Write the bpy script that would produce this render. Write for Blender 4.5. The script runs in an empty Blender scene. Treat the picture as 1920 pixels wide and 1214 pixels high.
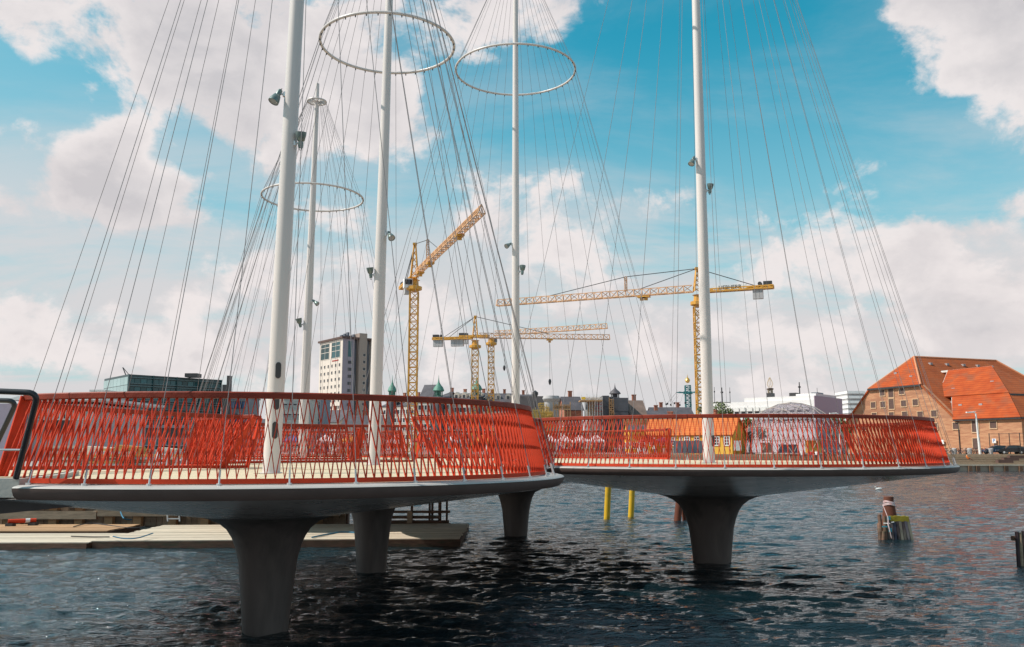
import bpy, bmesh, math, random
import numpy as np
from mathutils import Vector, Matrix
random.seed(7)
rad = math.radians
S = bpy.context.scene
COL = S.collection

# ---------------------------------------------------------------- camera
F = 1640.0; PITCH = rad(8.12); CAMZ = 3.55
cd = bpy.data.cameras.new('camera'); cam = bpy.data.objects.new('camera', cd); COL.objects.link(cam)
cd.sensor_width = 36.0; cd.lens = F/1920*36.0; cd.clip_start = 0.1; cd.clip_end = 6000
cam.location = (0, 0, CAMZ); cam.rotation_euler = (math.pi/2 + PITCH, 0, 0)
S.camera = cam
S.view_settings.view_transform = 'Standard'; S.view_settings.look = 'None'
S.view_settings.exposure = 0.03; S.view_settings.gamma = 1.0
S.view_settings.use_curve_mapping = False
S.cycles.max_bounces = 6; S.cycles.transparent_max_bounces = 12

# ---------------------------------------------------------------- sky and sun
SUN_EL = rad(47); SUN_AZ_BACK = rad(-7)      # sun stands to the left, slightly on the camera's side
SUN_DIR = Vector((-math.cos(SUN_AZ_BACK)*math.cos(SUN_EL), math.sin(SUN_AZ_BACK)*math.cos(SUN_EL), math.sin(SUN_EL)))
sl = bpy.data.lights.new('sun', 'SUN'); sl.energy = 5.0; sl.angle = rad(0.53); sl.color = (1.0, 0.93, 0.84)
so = bpy.data.objects.new('sun', sl); COL.objects.link(so)
so.rotation_euler = SUN_DIR.to_track_quat('Z', 'Y').to_euler()
so.location = (0, 0, 60)

W = bpy.data.worlds.new('World'); S.world = W; W.use_nodes = True
nt = W.node_tree; N = nt.nodes; L = nt.links
for n in list(N): N.remove(n)
out = N.new('ShaderNodeOutputWorld'); bg = N.new('ShaderNodeBackground'); bg.inputs[1].default_value = 0.1
L.new(bg.outputs[0], out.inputs[0])
sky = N.new('ShaderNodeTexSky'); sky.sky_type = 'NISHITA'; sky.sun_disc = False
sky.sun_elevation = SUN_EL; sky.sun_rotation = math.atan2(SUN_DIR.x, SUN_DIR.y)
sky.air_density = 1.0; sky.dust_density = 0.4; sky.ozone_density = 1.2
tc = N.new('ShaderNodeTexCoord')
def math_n(op, a=None, b=None, c=None, clamp=False):
    n = N.new('ShaderNodeMath'); n.operation = op; n.use_clamp = clamp
    for i, v in enumerate((a, b, c)):
        if v is None: continue
        if isinstance(v, (int, float)): n.inputs[i].default_value = v
        else: L.new(v, n.inputs[i])
    return n.outputs[0]
def smooth(v, lo, hi):
    n = N.new('ShaderNodeMapRange'); n.interpolation_type = 'SMOOTHSTEP'
    L.new(v, n.inputs[0]); n.inputs[1].default_value = lo; n.inputs[2].default_value = hi
    return n.outputs[0]
def mixc(f, a, b, mode='MIX'):
    n = N.new('ShaderNodeMix'); n.data_type = 'RGBA'; n.blend_type = mode
    if isinstance(f, (int, float)): n.inputs[0].default_value = f
    else: L.new(f, n.inputs[0])
    for i, v in ((6, a), (7, b)):
        if isinstance(v, tuple): n.inputs[i].default_value = (*v, 1)
        else: L.new(v, n.inputs[i])
    return n.outputs[2]
sep = N.new('ShaderNodeSeparateXYZ'); L.new(tc.outputs['Generated'], sep.inputs[0])
zc = math_n('ADD', math_n('MAXIMUM', sep.outputs[2], 0.0), 0.16)
cmb = N.new('ShaderNodeCombineXYZ')
L.new(math_n('DIVIDE', sep.outputs[0], zc), cmb.inputs[0]); L.new(math_n('DIVIDE', sep.outputs[1], zc), cmb.inputs[1])
def noise(vec, scale, detail, rough=0.55, off=(0, 0, 0), sc=(1, 1, 1), dist=0.0):
    m = N.new('ShaderNodeMapping'); L.new(vec, m.inputs[0])
    m.inputs['Location'].default_value = off; m.inputs['Scale'].default_value = sc
    n = N.new('ShaderNodeTexNoise'); L.new(m.outputs[0], n.inputs[0])
    n.inputs['Scale'].default_value = scale; n.inputs['Detail'].default_value = detail
    n.inputs['Roughness'].default_value = rough; n.inputs['Distortion'].default_value = dist
    return n.outputs[0]
def pdir(px, py):
    d = Vector(((px-960)/F, 1.0, (607-py)/F)).normalized()
    return Vector((d.x, d.y*math.cos(PITCH)-d.z*math.sin(PITCH), d.y*math.sin(PITCH)+d.z*math.cos(PITCH)))
def blob(px, py, r, amp):
    v = N.new('ShaderNodeVectorMath'); v.operation = 'DOT_PRODUCT'
    L.new(tc.outputs['Generated'], v.inputs[0]); v.inputs[1].default_value = pdir(px, py)
    a = math.atan(r/F)
    s = smooth(v.outputs['Value'], math.cos(a*1.25), math.cos(a*0.25))
    return math_n('MULTIPLY', s, amp)
G = tc.outputs['Generated']
cum = noise(G, 9.0, 12, 0.60, (3.1, 1.7, 0.4), (1, 1, 1.35), 0.25)
cum_s = noise(G, 9.0, 6, 0.55, (3.1-SUN_DIR.x*0.30*-1, 1.7, 0.4-0.24), (1, 1, 1.35), 0.25)
puff = noise(G, 17, 8, 0.6, (1, 2, 3), (1, 1, 1.6))
wisp = noise(cmb.outputs[0], 1.1, 9, 0.62, (5.3, 2.2, 0), (0.75, 1.5, 1), 0.4)
bias = None
for b in ((200, 30, 180, .30), (420, 70, 150, .30), (570, 140, 180, .34), (400, 200, 140, .26), (650, 230, 130, .30), (760, 230, 110, .26),
          (120, 330, 130, .55), (220, 340, 100, .40), (80, 20, 90, .25), (300, -20, 250, .2), (300, 400, 80, .22), (460, 370, 60, .10), (1760, 0, 170, .40), (1900, 40, 190, .40), (1900, 170, 70, .34), (1793, 155, 28, .30), (960, -20, 120, .2), (1090, 20, 90, .2),
          (1900, 500, 170, .30), (1660, 400, 130, .20), (1640, 540, 110, .12), (1240, 670, 70, .36), (1110, 620, 80, .2), (1500, 680, 80, .25), (1860, 620, 110, .2),
          (60, 575, 60, .2), (250, 630, 130, .22), (430, 610, 110, .2), (700, 380, 80, .12), (560, 460, 120, .10), (1060, 400, 110, .10), (1230, 340, 110, .12), (900, 420, 90, .10), (1420, 380, 110, .12),
          (40, 200, 130, -.4), (140, 175, 70, -.40), (235, 195, 45, -.35), (330, 270, 60, -.25), (20, 420, 110, -.34), (90, 500, 90, -.25), (330, 290, 50, -.22), (420, 330, 70, -.25), (260, 500, 90, -.15),
          (1350, 130, 240, -.45), (1620, 230, 200, -.45), (860, 180, 70, -.35), (1000, 200, 120, -.35), (1180, 200, 150, -.35), (1450, 60, 200, -.3), (1800, 280, 110, -.4), (800, 340, 80, -.3), (640, 330, 60, -.3), (1400, 250, 120, -.2), (560, 330, 50, -.2)):
    o = blob(*b)
    bias = o if bias is None else math_n('ADD', bias, o)
low = smooth(sep.outputs[2], 0.42, 0.12)     # cloudier towards the horizon
cumx = math_n('ADD', math_n('MULTIPLY', math_n('SUBTRACT', cum, 0.5), 1.5), 0.5)
bias = math_n('MULTIPLY', bias, 0.56)
dens = math_n('ADD', math_n('ADD', cumx, math_n('MULTIPLY', math_n('SUBTRACT', puff, 0.5), 0.46)), bias)
dens = math_n('ADD', dens, math_n('MULTIPLY', low, 0.03))
cmask = smooth(dens, 0.50, 0.73)
wm = math_n('MULTIPLY', smooth(math_n('ADD', wisp, math_n('MULTIPLY', low, 0.18)), 0.44, 0.72), math_n('ADD', 0.24, math_n('MULTIPLY', low, 0.70)))
shade = smooth(math_n('SUBTRACT', cum_s, cum), -0.10, 0.16)
thick = smooth(dens, 0.72, 1.02)
shade = math_n('MULTIPLY', math_n('ADD', math_n('MULTIPLY', shade, 0.6), math_n('MULTIPLY', thick, 0.55)), 1.0, clamp=True)
cloudcol = mixc(shade, (8.5, 7.9, 7.8), (6.1, 5.8, 5.95))
skyt = mixc(1.0, sky.outputs[0], (0.20, 1.58, 1.40), 'MULTIPLY')
hz = smooth(sep.outputs[2], 0.46, 0.04)
sunside = smooth(sep.outputs[0], 0.15, -0.75)
skyt = mixc(math_n('MULTIPLY', sunside, 0.5), skyt, (3.4, 5.5, 6.2))
skyc = mixc(math_n('MULTIPLY', hz, 0.80), skyt, (5.3, 6.2, 6.5))
fin = mixc(wm, skyc, (6.9, 6.6, 6.7))
fin = mixc(math_n('MULTIPLY', cmask, 0.96), fin, cloudcol)
L.new(fin, bg.inputs[0])


# ---------------------------------------------------------------- helpers
def P(px, py, y):
    "world point seen at photograph pixel (px,py) at distance y from the camera"
    d = pdir(px, py); k = y/d.y
    return Vector((d.x*k, y, CAMZ+d.z*k))
def PZ(px, py, z):
    d = pdir(px, py); k = (z-CAMZ)/d.z
    return Vector((d.x*k, d.y*k, z))

_m = {}
def mat(name, col, rough=0.6, metal=0.0, var=0.12, vs=3.0, bump=0.0, bs=20.0, stretch=(1, 1, 1), col2=None, spec=0.5, obj_rand=0.0, stain=None, rows=0):
    if name in _m: return _m[name]
    m = bpy.data.materials.new(name); m.use_nodes = True; t = m.node_tree; n = t.nodes; l = t.links
    p = n['Principled BSDF']; p.inputs['Roughness'].default_value = rough; p.inputs['Metallic'].default_value = metal
    p.inputs['Specular IOR Level'].default_value = spec
    c = n.new('ShaderNodeTexCoord'); mp = n.new('ShaderNodeMapping'); l.new(c.outputs['Object'], mp.inputs[0]); mp.inputs['Scale'].default_value = stretch
    no = n.new('ShaderNodeTexNoise'); no.inputs['Scale'].default_value = vs; no.inputs['Detail'].default_value = 6; l.new(mp.outputs[0], no.inputs[0])
    r = n.new('ShaderNodeMapRange'); l.new(no.outputs[0], r.inputs[0]); r.inputs[1].default_value = .3; r.inputs[2].default_value = .7
    mx = n.new('ShaderNodeMix'); mx.data_type = 'RGBA'; l.new(r.outputs[0], mx.inputs[0])
    a = col; b = col2 if col2 else tuple(min(1, x*(1+var)) for x in col)
    if not col2: a = tuple(x*(1-var) for x in col)
    mx.inputs[6].default_value = (*a, 1); mx.inputs[7].default_value = (*b, 1)
    o = mx.outputs[2]
    if stain:
        n3 = n.new('ShaderNodeTexNoise'); n3.inputs['Scale'].default_value = stain[1]; n3.inputs['Detail'].default_value = 8; l.new(mp.outputs[0], n3.inputs[0])
        r3 = n.new('ShaderNodeMapRange'); l.new(n3.outputs[0], r3.inputs[0]); r3.inputs[1].default_value = .5; r3.inputs[2].default_value = .68; r3.inputs[4].default_value = stain[2]
        m3 = n.new('ShaderNodeMix'); m3.data_type = 'RGBA'; l.new(r3.outputs[0], m3.inputs[0]); l.new(o, m3.inputs[6]); m3.inputs[7].default_value = (*stain[0], 1); o = m3.outputs[2]
    if obj_rand:
        oi = n.new('ShaderNodeObjectInfo'); hv = n.new('ShaderNodeHueSaturation'); l.new(o, hv.inputs['Color'])
        rr = n.new('ShaderNodeMapRange'); l.new(oi.outputs['Random'], rr.inputs[0]); rr.inputs[3].default_value = 1-obj_rand; rr.inputs[4].default_value = 1+obj_rand
        l.new(rr.outputs[0], hv.inputs['Value']); o = hv.outputs[0]
    if rows:
        sx = n.new('ShaderNodeSeparateXYZ'); l.new(c.outputs['Object'], sx.inputs[0])
        m1 = n.new('ShaderNodeMath'); m1.operation = 'MULTIPLY'; m1.inputs[1].default_value = 6.283/rows; l.new(sx.outputs[2], m1.inputs[0])
        m2 = n.new('ShaderNodeMath'); m2.operation = 'SINE'; l.new(m1.outputs[0], m2.inputs[0])
        m4 = n.new('ShaderNodeMapRange'); l.new(m2.outputs[0], m4.inputs[0]); m4.inputs[1].default_value = .2; m4.inputs[2].default_value = 1; m4.inputs[3].default_value = 0; m4.inputs[4].default_value = .38
        m5 = n.new('ShaderNodeMix'); m5.data_type = 'RGBA'; l.new(m4.outputs[0], m5.inputs[0]); l.new(o, m5.inputs[6]); m5.inputs[7].default_value = tuple(x*.45 for x in col)+(1,); o = m5.outputs[2]
    l.new(o, p.inputs['Base Color'])
    if bump:
        n2 = n.new('ShaderNodeTexNoise'); n2.inputs['Scale'].default_value = bs; n2.inputs['Detail'].default_value = 6; l.new(mp.outputs[0], n2.inputs[0])
        bp = n.new('ShaderNodeBump'); bp.inputs['Strength'].default_value = bump; bp.inputs['Distance'].default_value = 0.02
        l.new(n2.outputs[0], bp.inputs['Height']); l.new(bp.outputs[0], p.inputs['Normal'])
    _m[name] = m; return m

class MB:
    def __init__(s): s.v = []; s.f = []; s.mi = []
    def add(s, vs, fs, mi=0):
        o = len(s.v); s.v += [tuple(v) for v in vs]; s.f += [tuple(i+o for i in f) for f in fs]; s.mi += [mi]*len(fs); return s
    def box(s, c, d, rz=0.0, mi=0, M=None):
        x, y, z = d[0]/2, d[1]/2, d[2]/2
        vs = [Vector((a, b, e)) for e in (-z, z) for a, b in ((-x, -y), (x, -y), (x, y), (-x, y))]
        R = Matrix.Rotation(rz, 3, 'Z') if M is None else M
        vs = [R @ v + Vector(c) for v in vs]
        return s.add(vs, [(3, 2, 1, 0), (4, 5, 6, 7), (0, 1, 5, 4), (1, 2, 6, 5), (2, 3, 7, 6), (3, 0, 4, 7)], mi)
    def beam(s, a, b, w, h, mi=0, up=(0, 0, 1)):
        a = Vector(a); b = Vector(b); d = (b-a); ln = d.length; d.normalize()
        sd = d.cross(Vector(up))
        if sd.length < 1e-4: sd = d.cross(Vector((0, 1, 0)))
        sd.normalize(); u = sd.cross(d)
        M = Matrix((sd, d, u)).transposed()
        return s.box((a+b)/2, (w, ln, h), M=M, mi=mi)
    def tube(s, pts, r, n=8, closed=False, mi=0, cap=True):
        pts = [Vector(p) for p in pts]; k = len(pts)
        rs = r if isinstance(r, (list, tuple)) else [r]*k
        vs = []; prev = None
        for i, p in enumerate(pts):
            if closed: d = pts[(i+1) % k]-pts[i-1]
            else: d = pts[min(i+1, k-1)]-pts[max(i-1, 0)]
            d.normalize()
            ref = prev if prev is not None else (Vector((0, 0, 1)) if abs(d.z) < .9 else Vector((1, 0, 0)))
            a = ref - d*ref.dot(d)
            if a.length < 1e-5: a = d.orthogonal()
            a.normalize(); b = d.cross(a); prev = a
            for j in range(n):
                t = 2*math.pi*j/n; vs.append(p+(a*math.cos(t)+b*math.sin(t))*rs[i])
        fs = []
        for i in range(k if closed else k-1):
            i2 = (i+1) % k
            for j in range(n):
                j2 = (j+1) % n; fs.append((i*n+j, i*n+j2, i2*n+j2, i2*n+j))
        if cap and not closed: fs += [tuple(range(n-1, -1, -1)), tuple(range((k-1)*n, k*n))]
        return s.add(vs, fs, mi)
    def lathe(s, prof, c=(0, 0, 0), n=32, a0=0.0, a1=2*math.pi, mi=0, cap=False):
        full = abs(a1-a0-2*math.pi) < 1e-6; m = n if full else n+1
        vs = []
        for r, z in prof:
            for j in range(m):
                t = a0+(a1-a0)*j/n; vs.append((c[0]+r*math.cos(t), c[1]+r*math.sin(t), c[2]+z))
        fs = []
        for i in range(len(prof)-1):
            for j in range(n):
                j2 = (j+1) % m; fs.append((i*m+j, i*m+j2, (i+1)*m+j2, (i+1)*m+j))
        if cap: fs += [tuple(range(m-1, -1, -1)), tuple(range((len(prof)-1)*m, len(prof)*m))]
        return s.add(vs, fs, mi)
    def sweep(s, pts, sec, closed=False, mi=0, outs=None):
        "sweep cross-section sec [(outward, up)] along pts; outs = horizontal outward vectors"
        k = len(pts); n = len(sec); vs = []
        for i, p in enumerate(pts):
            for (a, b) in sec: vs.append(Vector(p)+outs[i]*a+Vector((0, 0, b)))
        fs = []
        for i in range(k if closed else k-1):
            i2 = (i+1) % k
            for j in range(n):
                j2 = (j+1) % n; fs.append((i*n+j, i2*n+j, i2*n+j2, i*n+j2))
        if not closed: fs += [tuple(range(n)), tuple(range(k*n-1, (k-1)*n-1, -1))]
        return s.add(vs, fs, mi)
    def prism(s, poly, z0, z1, mi=0):
        n = len(poly)
        vs = [(p[0], p[1], z0) for p in poly]+[(p[0], p[1], z1) for p in poly]
        fs = [tuple(range(n-1, -1, -1)), tuple(range(n, 2*n))]+[(i, (i+1) % n, n+(i+1) % n, n+i) for i in range(n)]
        return s.add(vs, fs, mi)
    def quadslab(s, q, t, mi=0):
        "thick slab from four (or three) corners, thickness t along the normal"
        q = [Vector(p) for p in q]; nn = (q[1]-q[0]).cross(q[2]-q[0]).normalized(); m = len(q)
        vs = q+[p-nn*t for p in q]
        fs = [tuple(range(m)), tuple(range(2*m-1, m-1, -1))]+[(i, m+i, m+(i+1) % m, (i+1) % m) for i in range(m)]
        return s.add(vs, fs, mi)
    def mesh(s, name, mats, off=None, smooth=False):
        me = bpy.data.meshes.new(name)
        vs = s.v if off is None else [(v[0]-off[0], v[1]-off[1], v[2]-off[2]) for v in s.v]
        me.from_pydata(vs, [], s.f); 
        for m in (mats if isinstance(mats, (list, tuple)) else [mats]): me.materials.append(m)
        if any(s.mi): me.polygons.foreach_set('material_index', s.mi)
        bm = bmesh.new(); bm.from_mesh(me); bmesh.ops.recalc_face_normals(bm, faces=bm.faces); bm.to_mesh(me); bm.free()
        if smooth: smooth_mesh(me)
        return me
def smooth_mesh(me, ang=40):
    me.polygons.foreach_set('use_smooth', [True]*len(me.polygons))
    try: me.set_sharp_from_angle(angle=rad(ang))
    except Exception: pass

WL = {}
def thing(name, label, cat, loc, group=None, rz=0.0):
    o = bpy.data.objects.new(name, None); COL.objects.link(o); o.location = loc; o.rotation_euler = (0, 0, rz)
    o.empty_display_size = .2
    o['label'] = label; o['category'] = cat
    if group: o['group'] = group
    WL[o.name] = Vector(loc); return o
def part(name, mb, m, parent, smooth=False, label=None, kind=None, local=False):
    off = None if local else WL[parent.name]
    me = mb.mesh(name, m, off, smooth); o = bpy.data.objects.new(name, me); COL.objects.link(o); o.parent = parent
    WL[o.name] = WL[parent.name] if not local else Vector((0, 0, 0))
    if label: o['label'] = label
    if kind: o['kind'] = kind
    return o
def solo(name, mb, m, label, cat, group=None, smooth=False, kind=None):
    xs = np.array(mb.v); c = (xs.min(0)+xs.max(0))/2; at = Vector((c[0], c[1], xs.min(0)[2]))
    me = mb.mesh(name, m, at, smooth); o = bpy.data.objects.new(name, me); COL.objects.link(o); o.location = at
    if label: o['label'] = label; 
    if cat: o['category'] = cat
    if group: o['group'] = group
    if kind: o['kind'] = kind
    WL[o.name] = at; return o
def struct(name, mb, m, smooth=False):
    me = mb.mesh(name, m, None, smooth); o = bpy.data.objects.new(name, me); COL.objects.link(o); o['kind'] = 'structure'
    WL[o.name] = Vector((0, 0, 0)); return o
def inst(name, me, parent, M):
    "shared-mesh part placed by a world matrix under an unrotated parent"
    o = bpy.data.objects.new(name, me); COL.objects.link(o); o.parent = parent
    o.matrix_local = Matrix.Translation(-WL[parent.name]) @ M; return o
def copy_tree(o, parent=None):
    c = o.copy(); COL.objects.link(c); c.parent = parent
    if parent is not None: c.matrix_parent_inverse = o.matrix_parent_inverse.copy()
    for ch in list(o.children): copy_tree(ch, c)
    return c

# ---------------------------------------------------------------- materials
RED = mat('red_paint', (0.56, 0.046, 0.013), .6, var=.12, vs=5, spec=.25)
REDRAIL = mat('rust_red_handrail', (0.24, 0.030, 0.012), .55, spec=.3, var=.2, vs=4, bump=.2)
WHITE = mat('white_mast_paint', (0.66, 0.60, 0.57), .35, var=.07, vs=1.5, stretch=(1, 1, .15))
RIM = mat('grey_rim_steel', (0.43, 0.41, 0.39), .5, var=.08, vs=2)
FASCIA = mat('shaded_fascia_steel', (0.11, 0.075, 0.065), .5, spec=.3, var=.1)  # rim steel split: sky sheen put in the lighter grey, undercut shade here
UNDER = mat('grey_hull_paint', (0.34, 0.31, 0.30), .22, var=.10, vs=1.2, stain=((.20, .18, .17), 1.1, .6))
PIERC = mat('pier_concrete', (0.12, 0.10, 0.092), .5, var=.16, vs=2.5, bump=.2, stretch=(1, 1, .22), stain=((.055, .05, .045), 2.2, .7))
DECK = mat('sand_deck', (0.60, 0.49, 0.335), .8, var=.07, vs=3, bump=.3, bs=60, obj_rand=.05)
JOINT = mat('dark_joint', (0.06, 0.055, 0.05), .9)
CABLE = mat('steel_cable', (0.21, 0.19, 0.19), .6, metal=.1, var=.1)
STEELW = mat('cable_socket_steel', (0.6, 0.6, 0.6), .3, metal=.5)
FLOOD = mat('grey_green_floodlight', (0.16, 0.21, 0.20), .35, metal=.4, var=.15)
GLASSL = mat('floodlight_glass', (0.35, 0.36, 0.36), .1)
DARK = mat('dark_metal', (0.04, 0.038, 0.04), .45, var=.2)
YEL = mat('crane_yellow', (0.62, 0.30, 0.04), .5, var=.15, vs=1)
YELP = mat('crane_jib_pale_orange', (0.62, 0.34, 0.17), .55, var=.15, vs=1)
# ================================================================ water
def build_water():
    rows = []; y = 12.5
    while y < 141.0: rows.append(y); y *= 1.0032
    rows.append(141.0); rows = np.array(rows)
    t = np.linspace(-0.80, 0.80, 440)
    Y, T = np.meshgrid(rows, t, indexing='ij'); X = T*(Y+3.0)
    H = np.zeros_like(X); rng = np.random.RandomState(5)
    sp = np.maximum(Y*0.0032, Y*(1.6/440))
    for i in range(90):
        lam = 0.24*(11.0 ** (i/89.0))                     # 0.24 .. 2.6 m
        th = rng.normal(rad(90-6), rad(17 if lam > .9 else 30)); k = 2*math.pi/lam
        amp = 0.0052*lam**0.72*(1.0 if lam < 1.3 else (1.3/lam)**1.1)
        att = np.clip((lam/sp-2.0)/1.8, 0, 1)
        ph = k*(X*math.cos(th)+Y*math.sin(th))+rng.uniform(0, 6.28)
        ph2 = ph+0.6*np.sin(ph*0.131+i)
        H += att*amp*(np.sin(ph2)+0.12*np.sin(2*ph2+1.2))
    g = 0.78+0.30*np.sin(X*0.11+Y*0.05+1)*np.sin(Y*0.09-X*0.04)
    H *= g
    nr, nc = X.shape
    me = bpy.data.meshes.new('water'); V = np.stack([X, Y, H], -1).reshape(-1, 3)
    me.vertices.add(nr*nc); me.vertices.foreach_set('co', V.ravel())
    idx = np.arange(nr*nc).reshape(nr, nc)
    q = np.stack([idx[:-1, :-1], idx[:-1, 1:], idx[1:, 1:], idx[1:, :-1]], -1).reshape(-1, 4)
    me.loops.add(q.size); me.loops.foreach_set('vertex_index', q.ravel())
    me.polygons.add(len(q)); me.polygons.foreach_set('loop_start', np.arange(0, q.size, 4)); me.polygons.foreach_set('loop_total', np.full(len(q), 4))
    me.polygons.foreach_set('use_smooth', np.ones(len(q), bool)); me.update(); me.validate()
    m = bpy.data.materials.new('harbour_water'); m.use_nodes = True; n = m.node_tree.nodes; l = m.node_tree.links
    p = n['Principled BSDF']; p.inputs['Base Color'].default_value = (0.003, 0.014, 0.019, 1); p.inputs['Roughness'].default_value = .05; p.inputs['IOR'].default_value = 1.9
    c = n.new('ShaderNodeTexCoord'); last = None
    for sc, st, d, stretch in ((3.0, .9, .060, (.5, 1.7, 1)), (8.0, .9, .026, (.5, 1.7, 1))):
        mp = n.new('ShaderNodeMapping'); l.new(c.outputs['Object'], mp.inputs[0]); mp.inputs['Scale'].default_value = stretch; mp.inputs['Rotation'].default_value = (0, 0, rad(12))
        no = n.new('ShaderNodeTexNoise'); no.inputs['Scale'].default_value = sc; no.inputs['Detail'].default_value = 5; no.inputs['Distortion'].default_value = .5; l.new(mp.outputs[0], no.inputs[0])
        bp = n.new('ShaderNodeBump'); bp.inputs['Strength'].default_value = st; bp.inputs['Distance'].default_value = d*2.2
        l.new(no.outputs[0], bp.inputs['Height'])
        if last is not None: l.new(last, bp.inputs['Normal'])
        last = bp.outputs[0]
    l.new(last, p.inputs['Normal'])
    me.materials.append(m)
    o = bpy.data.objects.new('water', me); COL.objects.link(o); o['kind'] = 'structure'
    mb = MB(); mb.add([(-900, -60, -.35), (900, -60, -.35), (900, 142, -.35), (-900, 142, -.35)], [(0, 1, 2, 3)])
    struct('water', mb, m)
build_water()

# ================================================================ the bridge
# name, mast base px, distance, deck z, radii (handrail, toe rail, rim), mast height, ring height / radius, mast radii
PL = []
def plat(px, y, z, rt, rb, rr, ring_z, ring_r, top_z, r0, r1, lab):
    x = P(px, 850, y).x
    PL.append(dict(x=x, y=y, z=z, rt=rt, rb=rb, rr=rr, ring_z=ring_z, ring_r=ring_r, top_z=top_z, r0=r0, r1=r1, lab=lab))
plat(510, 17.9, 3.050, 5.22, 5.52, 5.90, 13.3, 2.15, 18.6, .172, .115, 'nearest')
plat(701, 26.2, 3.062, 5.00, 5.32, 5.68, 13.15, 2.10, 18.4, .183, .090, 'second')
plat(967, 36.5, 3.074, 6.50, 6.80, 7.15, 16.9, 2.62, 22.2, .170, .100, 'middle')
plat(1329, 28.5, 3.086, 6.58, 6.92, 7.20, 17.6, 2.72, 23.0, .182, .100, 'right')
plat(567, 40.0, 3.098, 4.70, 5.00, 5.35, 12.15, 2.34, 16.9, .215, .085, 'farthest')
NAMES = ['near left', 'second, behind the near left one', 'far middle', 'right hand', 'far left']

def inside_other(i, x, y, m=0.25):
    for j, q in enumerate(PL):
        if j != i and math.hypot(x-q['x'], y-q['y']) < q['rr']-m: return True
    return False
def shape_pier(p):
    zz = [(p['rr']-.02, -.032), (p['rr'], -.05)]
    f = (p['rr']-.1)/5.8
    cone = [(p['rr']-.12, -.215)]
    k = 10; q = max(.92, p['rr']/5.9)
    for i in range(1, k+1):
        t = i/k; r = p['rr']-.12+(1.42*q-(p['rr']-.12))*t
        cone.append((r, -.215-(.80*q-.215)*t**0.95))
    fl = [(r*q, z*q) for r, z in [(1.19, -.86), (.98, -.95), (.82, -1.08), (.715, -1.24), (.64, -1.43), (.575, -1.68), (.525, -2.1), (.475, -2.6)]]+[(.435*q, -3.1), (.42*q, -3.6), (.42*q, -4.6)]
    if p['lab'] == 'middle': fl = [(r*(1 if j == 0 else .94 if j == 1 else .80), z) for j, (r, z) in enumerate(fl)]
    return zz, cone, fl
for i, p in enumerate(PL):
    s = ('round bridge platform, the near left one, on the thickest pier' if i == 0 else
         'round bridge platform directly behind the near left one' if i == 1 else
         'round bridge platform at the far middle, its pier showing under the rim' if i == 2 else
         'wide round bridge platform at the right on a flared pier' if i == 3 else
         'round bridge platform at the far left, farthest along the bridge')
    t = thing('bridge_platform', s, 'bridge', (p['x'], p['y'], 0), 'round platforms of the bridge')
    c = (p['x'], p['y'], p['z'])
    zz, cone, fl = shape_pier(p)
    # rim: arcs outside neighbouring circles
    NS = 120; flags = []
    for k in range(NS):
        a = 2*math.pi*(k+.5)/NS; flags.append(not inside_other(i, p['x']+p['rr']*math.cos(a), p['y']+p['rr']*math.sin(a), .1))
    if i == 0:   # the side where the approach slab joins
        for k in range(NS):
            a = 360*(k+.5)/NS
            if 172 < a < 248.5: flags[k] = False
    arcs = []; k = 0
    st = next((k for k in range(NS) if not flags[k]), 0)
    cur = []
    for kk in range(st, st+NS+1):
        k = kk % NS
        if flags[k] and kk < st+NS: cur.append(kk)
        else:
            if cur: arcs.append((cur[0], cur[-1]+1)); cur = []
    prof = [(p['rb']-.05, -.004), (p['rr']-.10, -.014)]+zz+[(p['rb']-.05, -.054)]
    prof2 = [(p['rb']-.05, -.056), (p['rr']+.002, -.056), (p['rr']-.004, -.09), (p['rr']-.03, -.16), (p['rr']-.09, -.212), (p['rb']-.05, -.212)]
    for a0, a1 in arcs:
        mb = MB(); n = a1-a0
        aa = [2*math.pi*(a0+j)/NS for j in range(n+1)]
        pts = [Vector((c[0], c[1], c[2])) for _ in aa]; outs = [Vector((math.cos(a), math.sin(a), 0)) for a in aa]
        mb.sweep(pts, prof, outs=outs)
        part('rim', mb, RIM, t, smooth=True)
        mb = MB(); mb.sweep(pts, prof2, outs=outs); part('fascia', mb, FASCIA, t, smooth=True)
    mb = MB(); mb.lathe([(0.0, -.03), (p['rr']-.3, -.03), (p['rr']-.3, -.19)]+[q for q in cone], c, 96)
    part('hull', mb, UNDER, t, smooth=True)
    mb = MB(); mb.lathe([cone[-1]]+fl, c, 48); pr = part('pier', mb, PIERC, t, smooth=True)
    rw = fl[-2][0]; mb = MB(); mb.lathe([(rw+.012, -.5), (rw+.016, .10), (rw+.012, .16), (rw-.02, .17)], (p['x'], p['y'], 0), 48); part('tide_band', mb, mat('wet_tide_band', (.03, .032, .026), .35, var=.4, vs=4), pr, smooth=True)
    # deck panels
    rings = [0.35, 2.0, 3.7, p['rb']-.06]
    for ri in range(3):
        n = (6, 12, 18)[ri]; r0, r1 = rings[ri]+.004, rings[ri+1]-.004
        if ri == 2: r1 = rings[3]
        mb = MB(); w = 2*math.pi/n; g = .006/r1
        seg = 6; poly = [(r1*math.cos(g+(w-2*g)*j/seg), r1*math.sin(g+(w-2*g)*j/seg)) for j in range(seg+1)]+[(r0*math.cos(g+(w-2*g)*j/seg), r0*math.sin(g+(w-2*g)*j/seg)) for j in range(seg, -1, -1)]
        mb.prism(poly, -.028, 0)
        me = mb.mesh('deck_panel', DECK)
        for j in range(n):
            a = w*j+.2*ri; am = a+w/2; rm = (r0+r1)/2
            inst('deck_panel', me, t, Matrix.Translation(c) @ Matrix.Rotation(a, 4, 'Z'))

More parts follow.
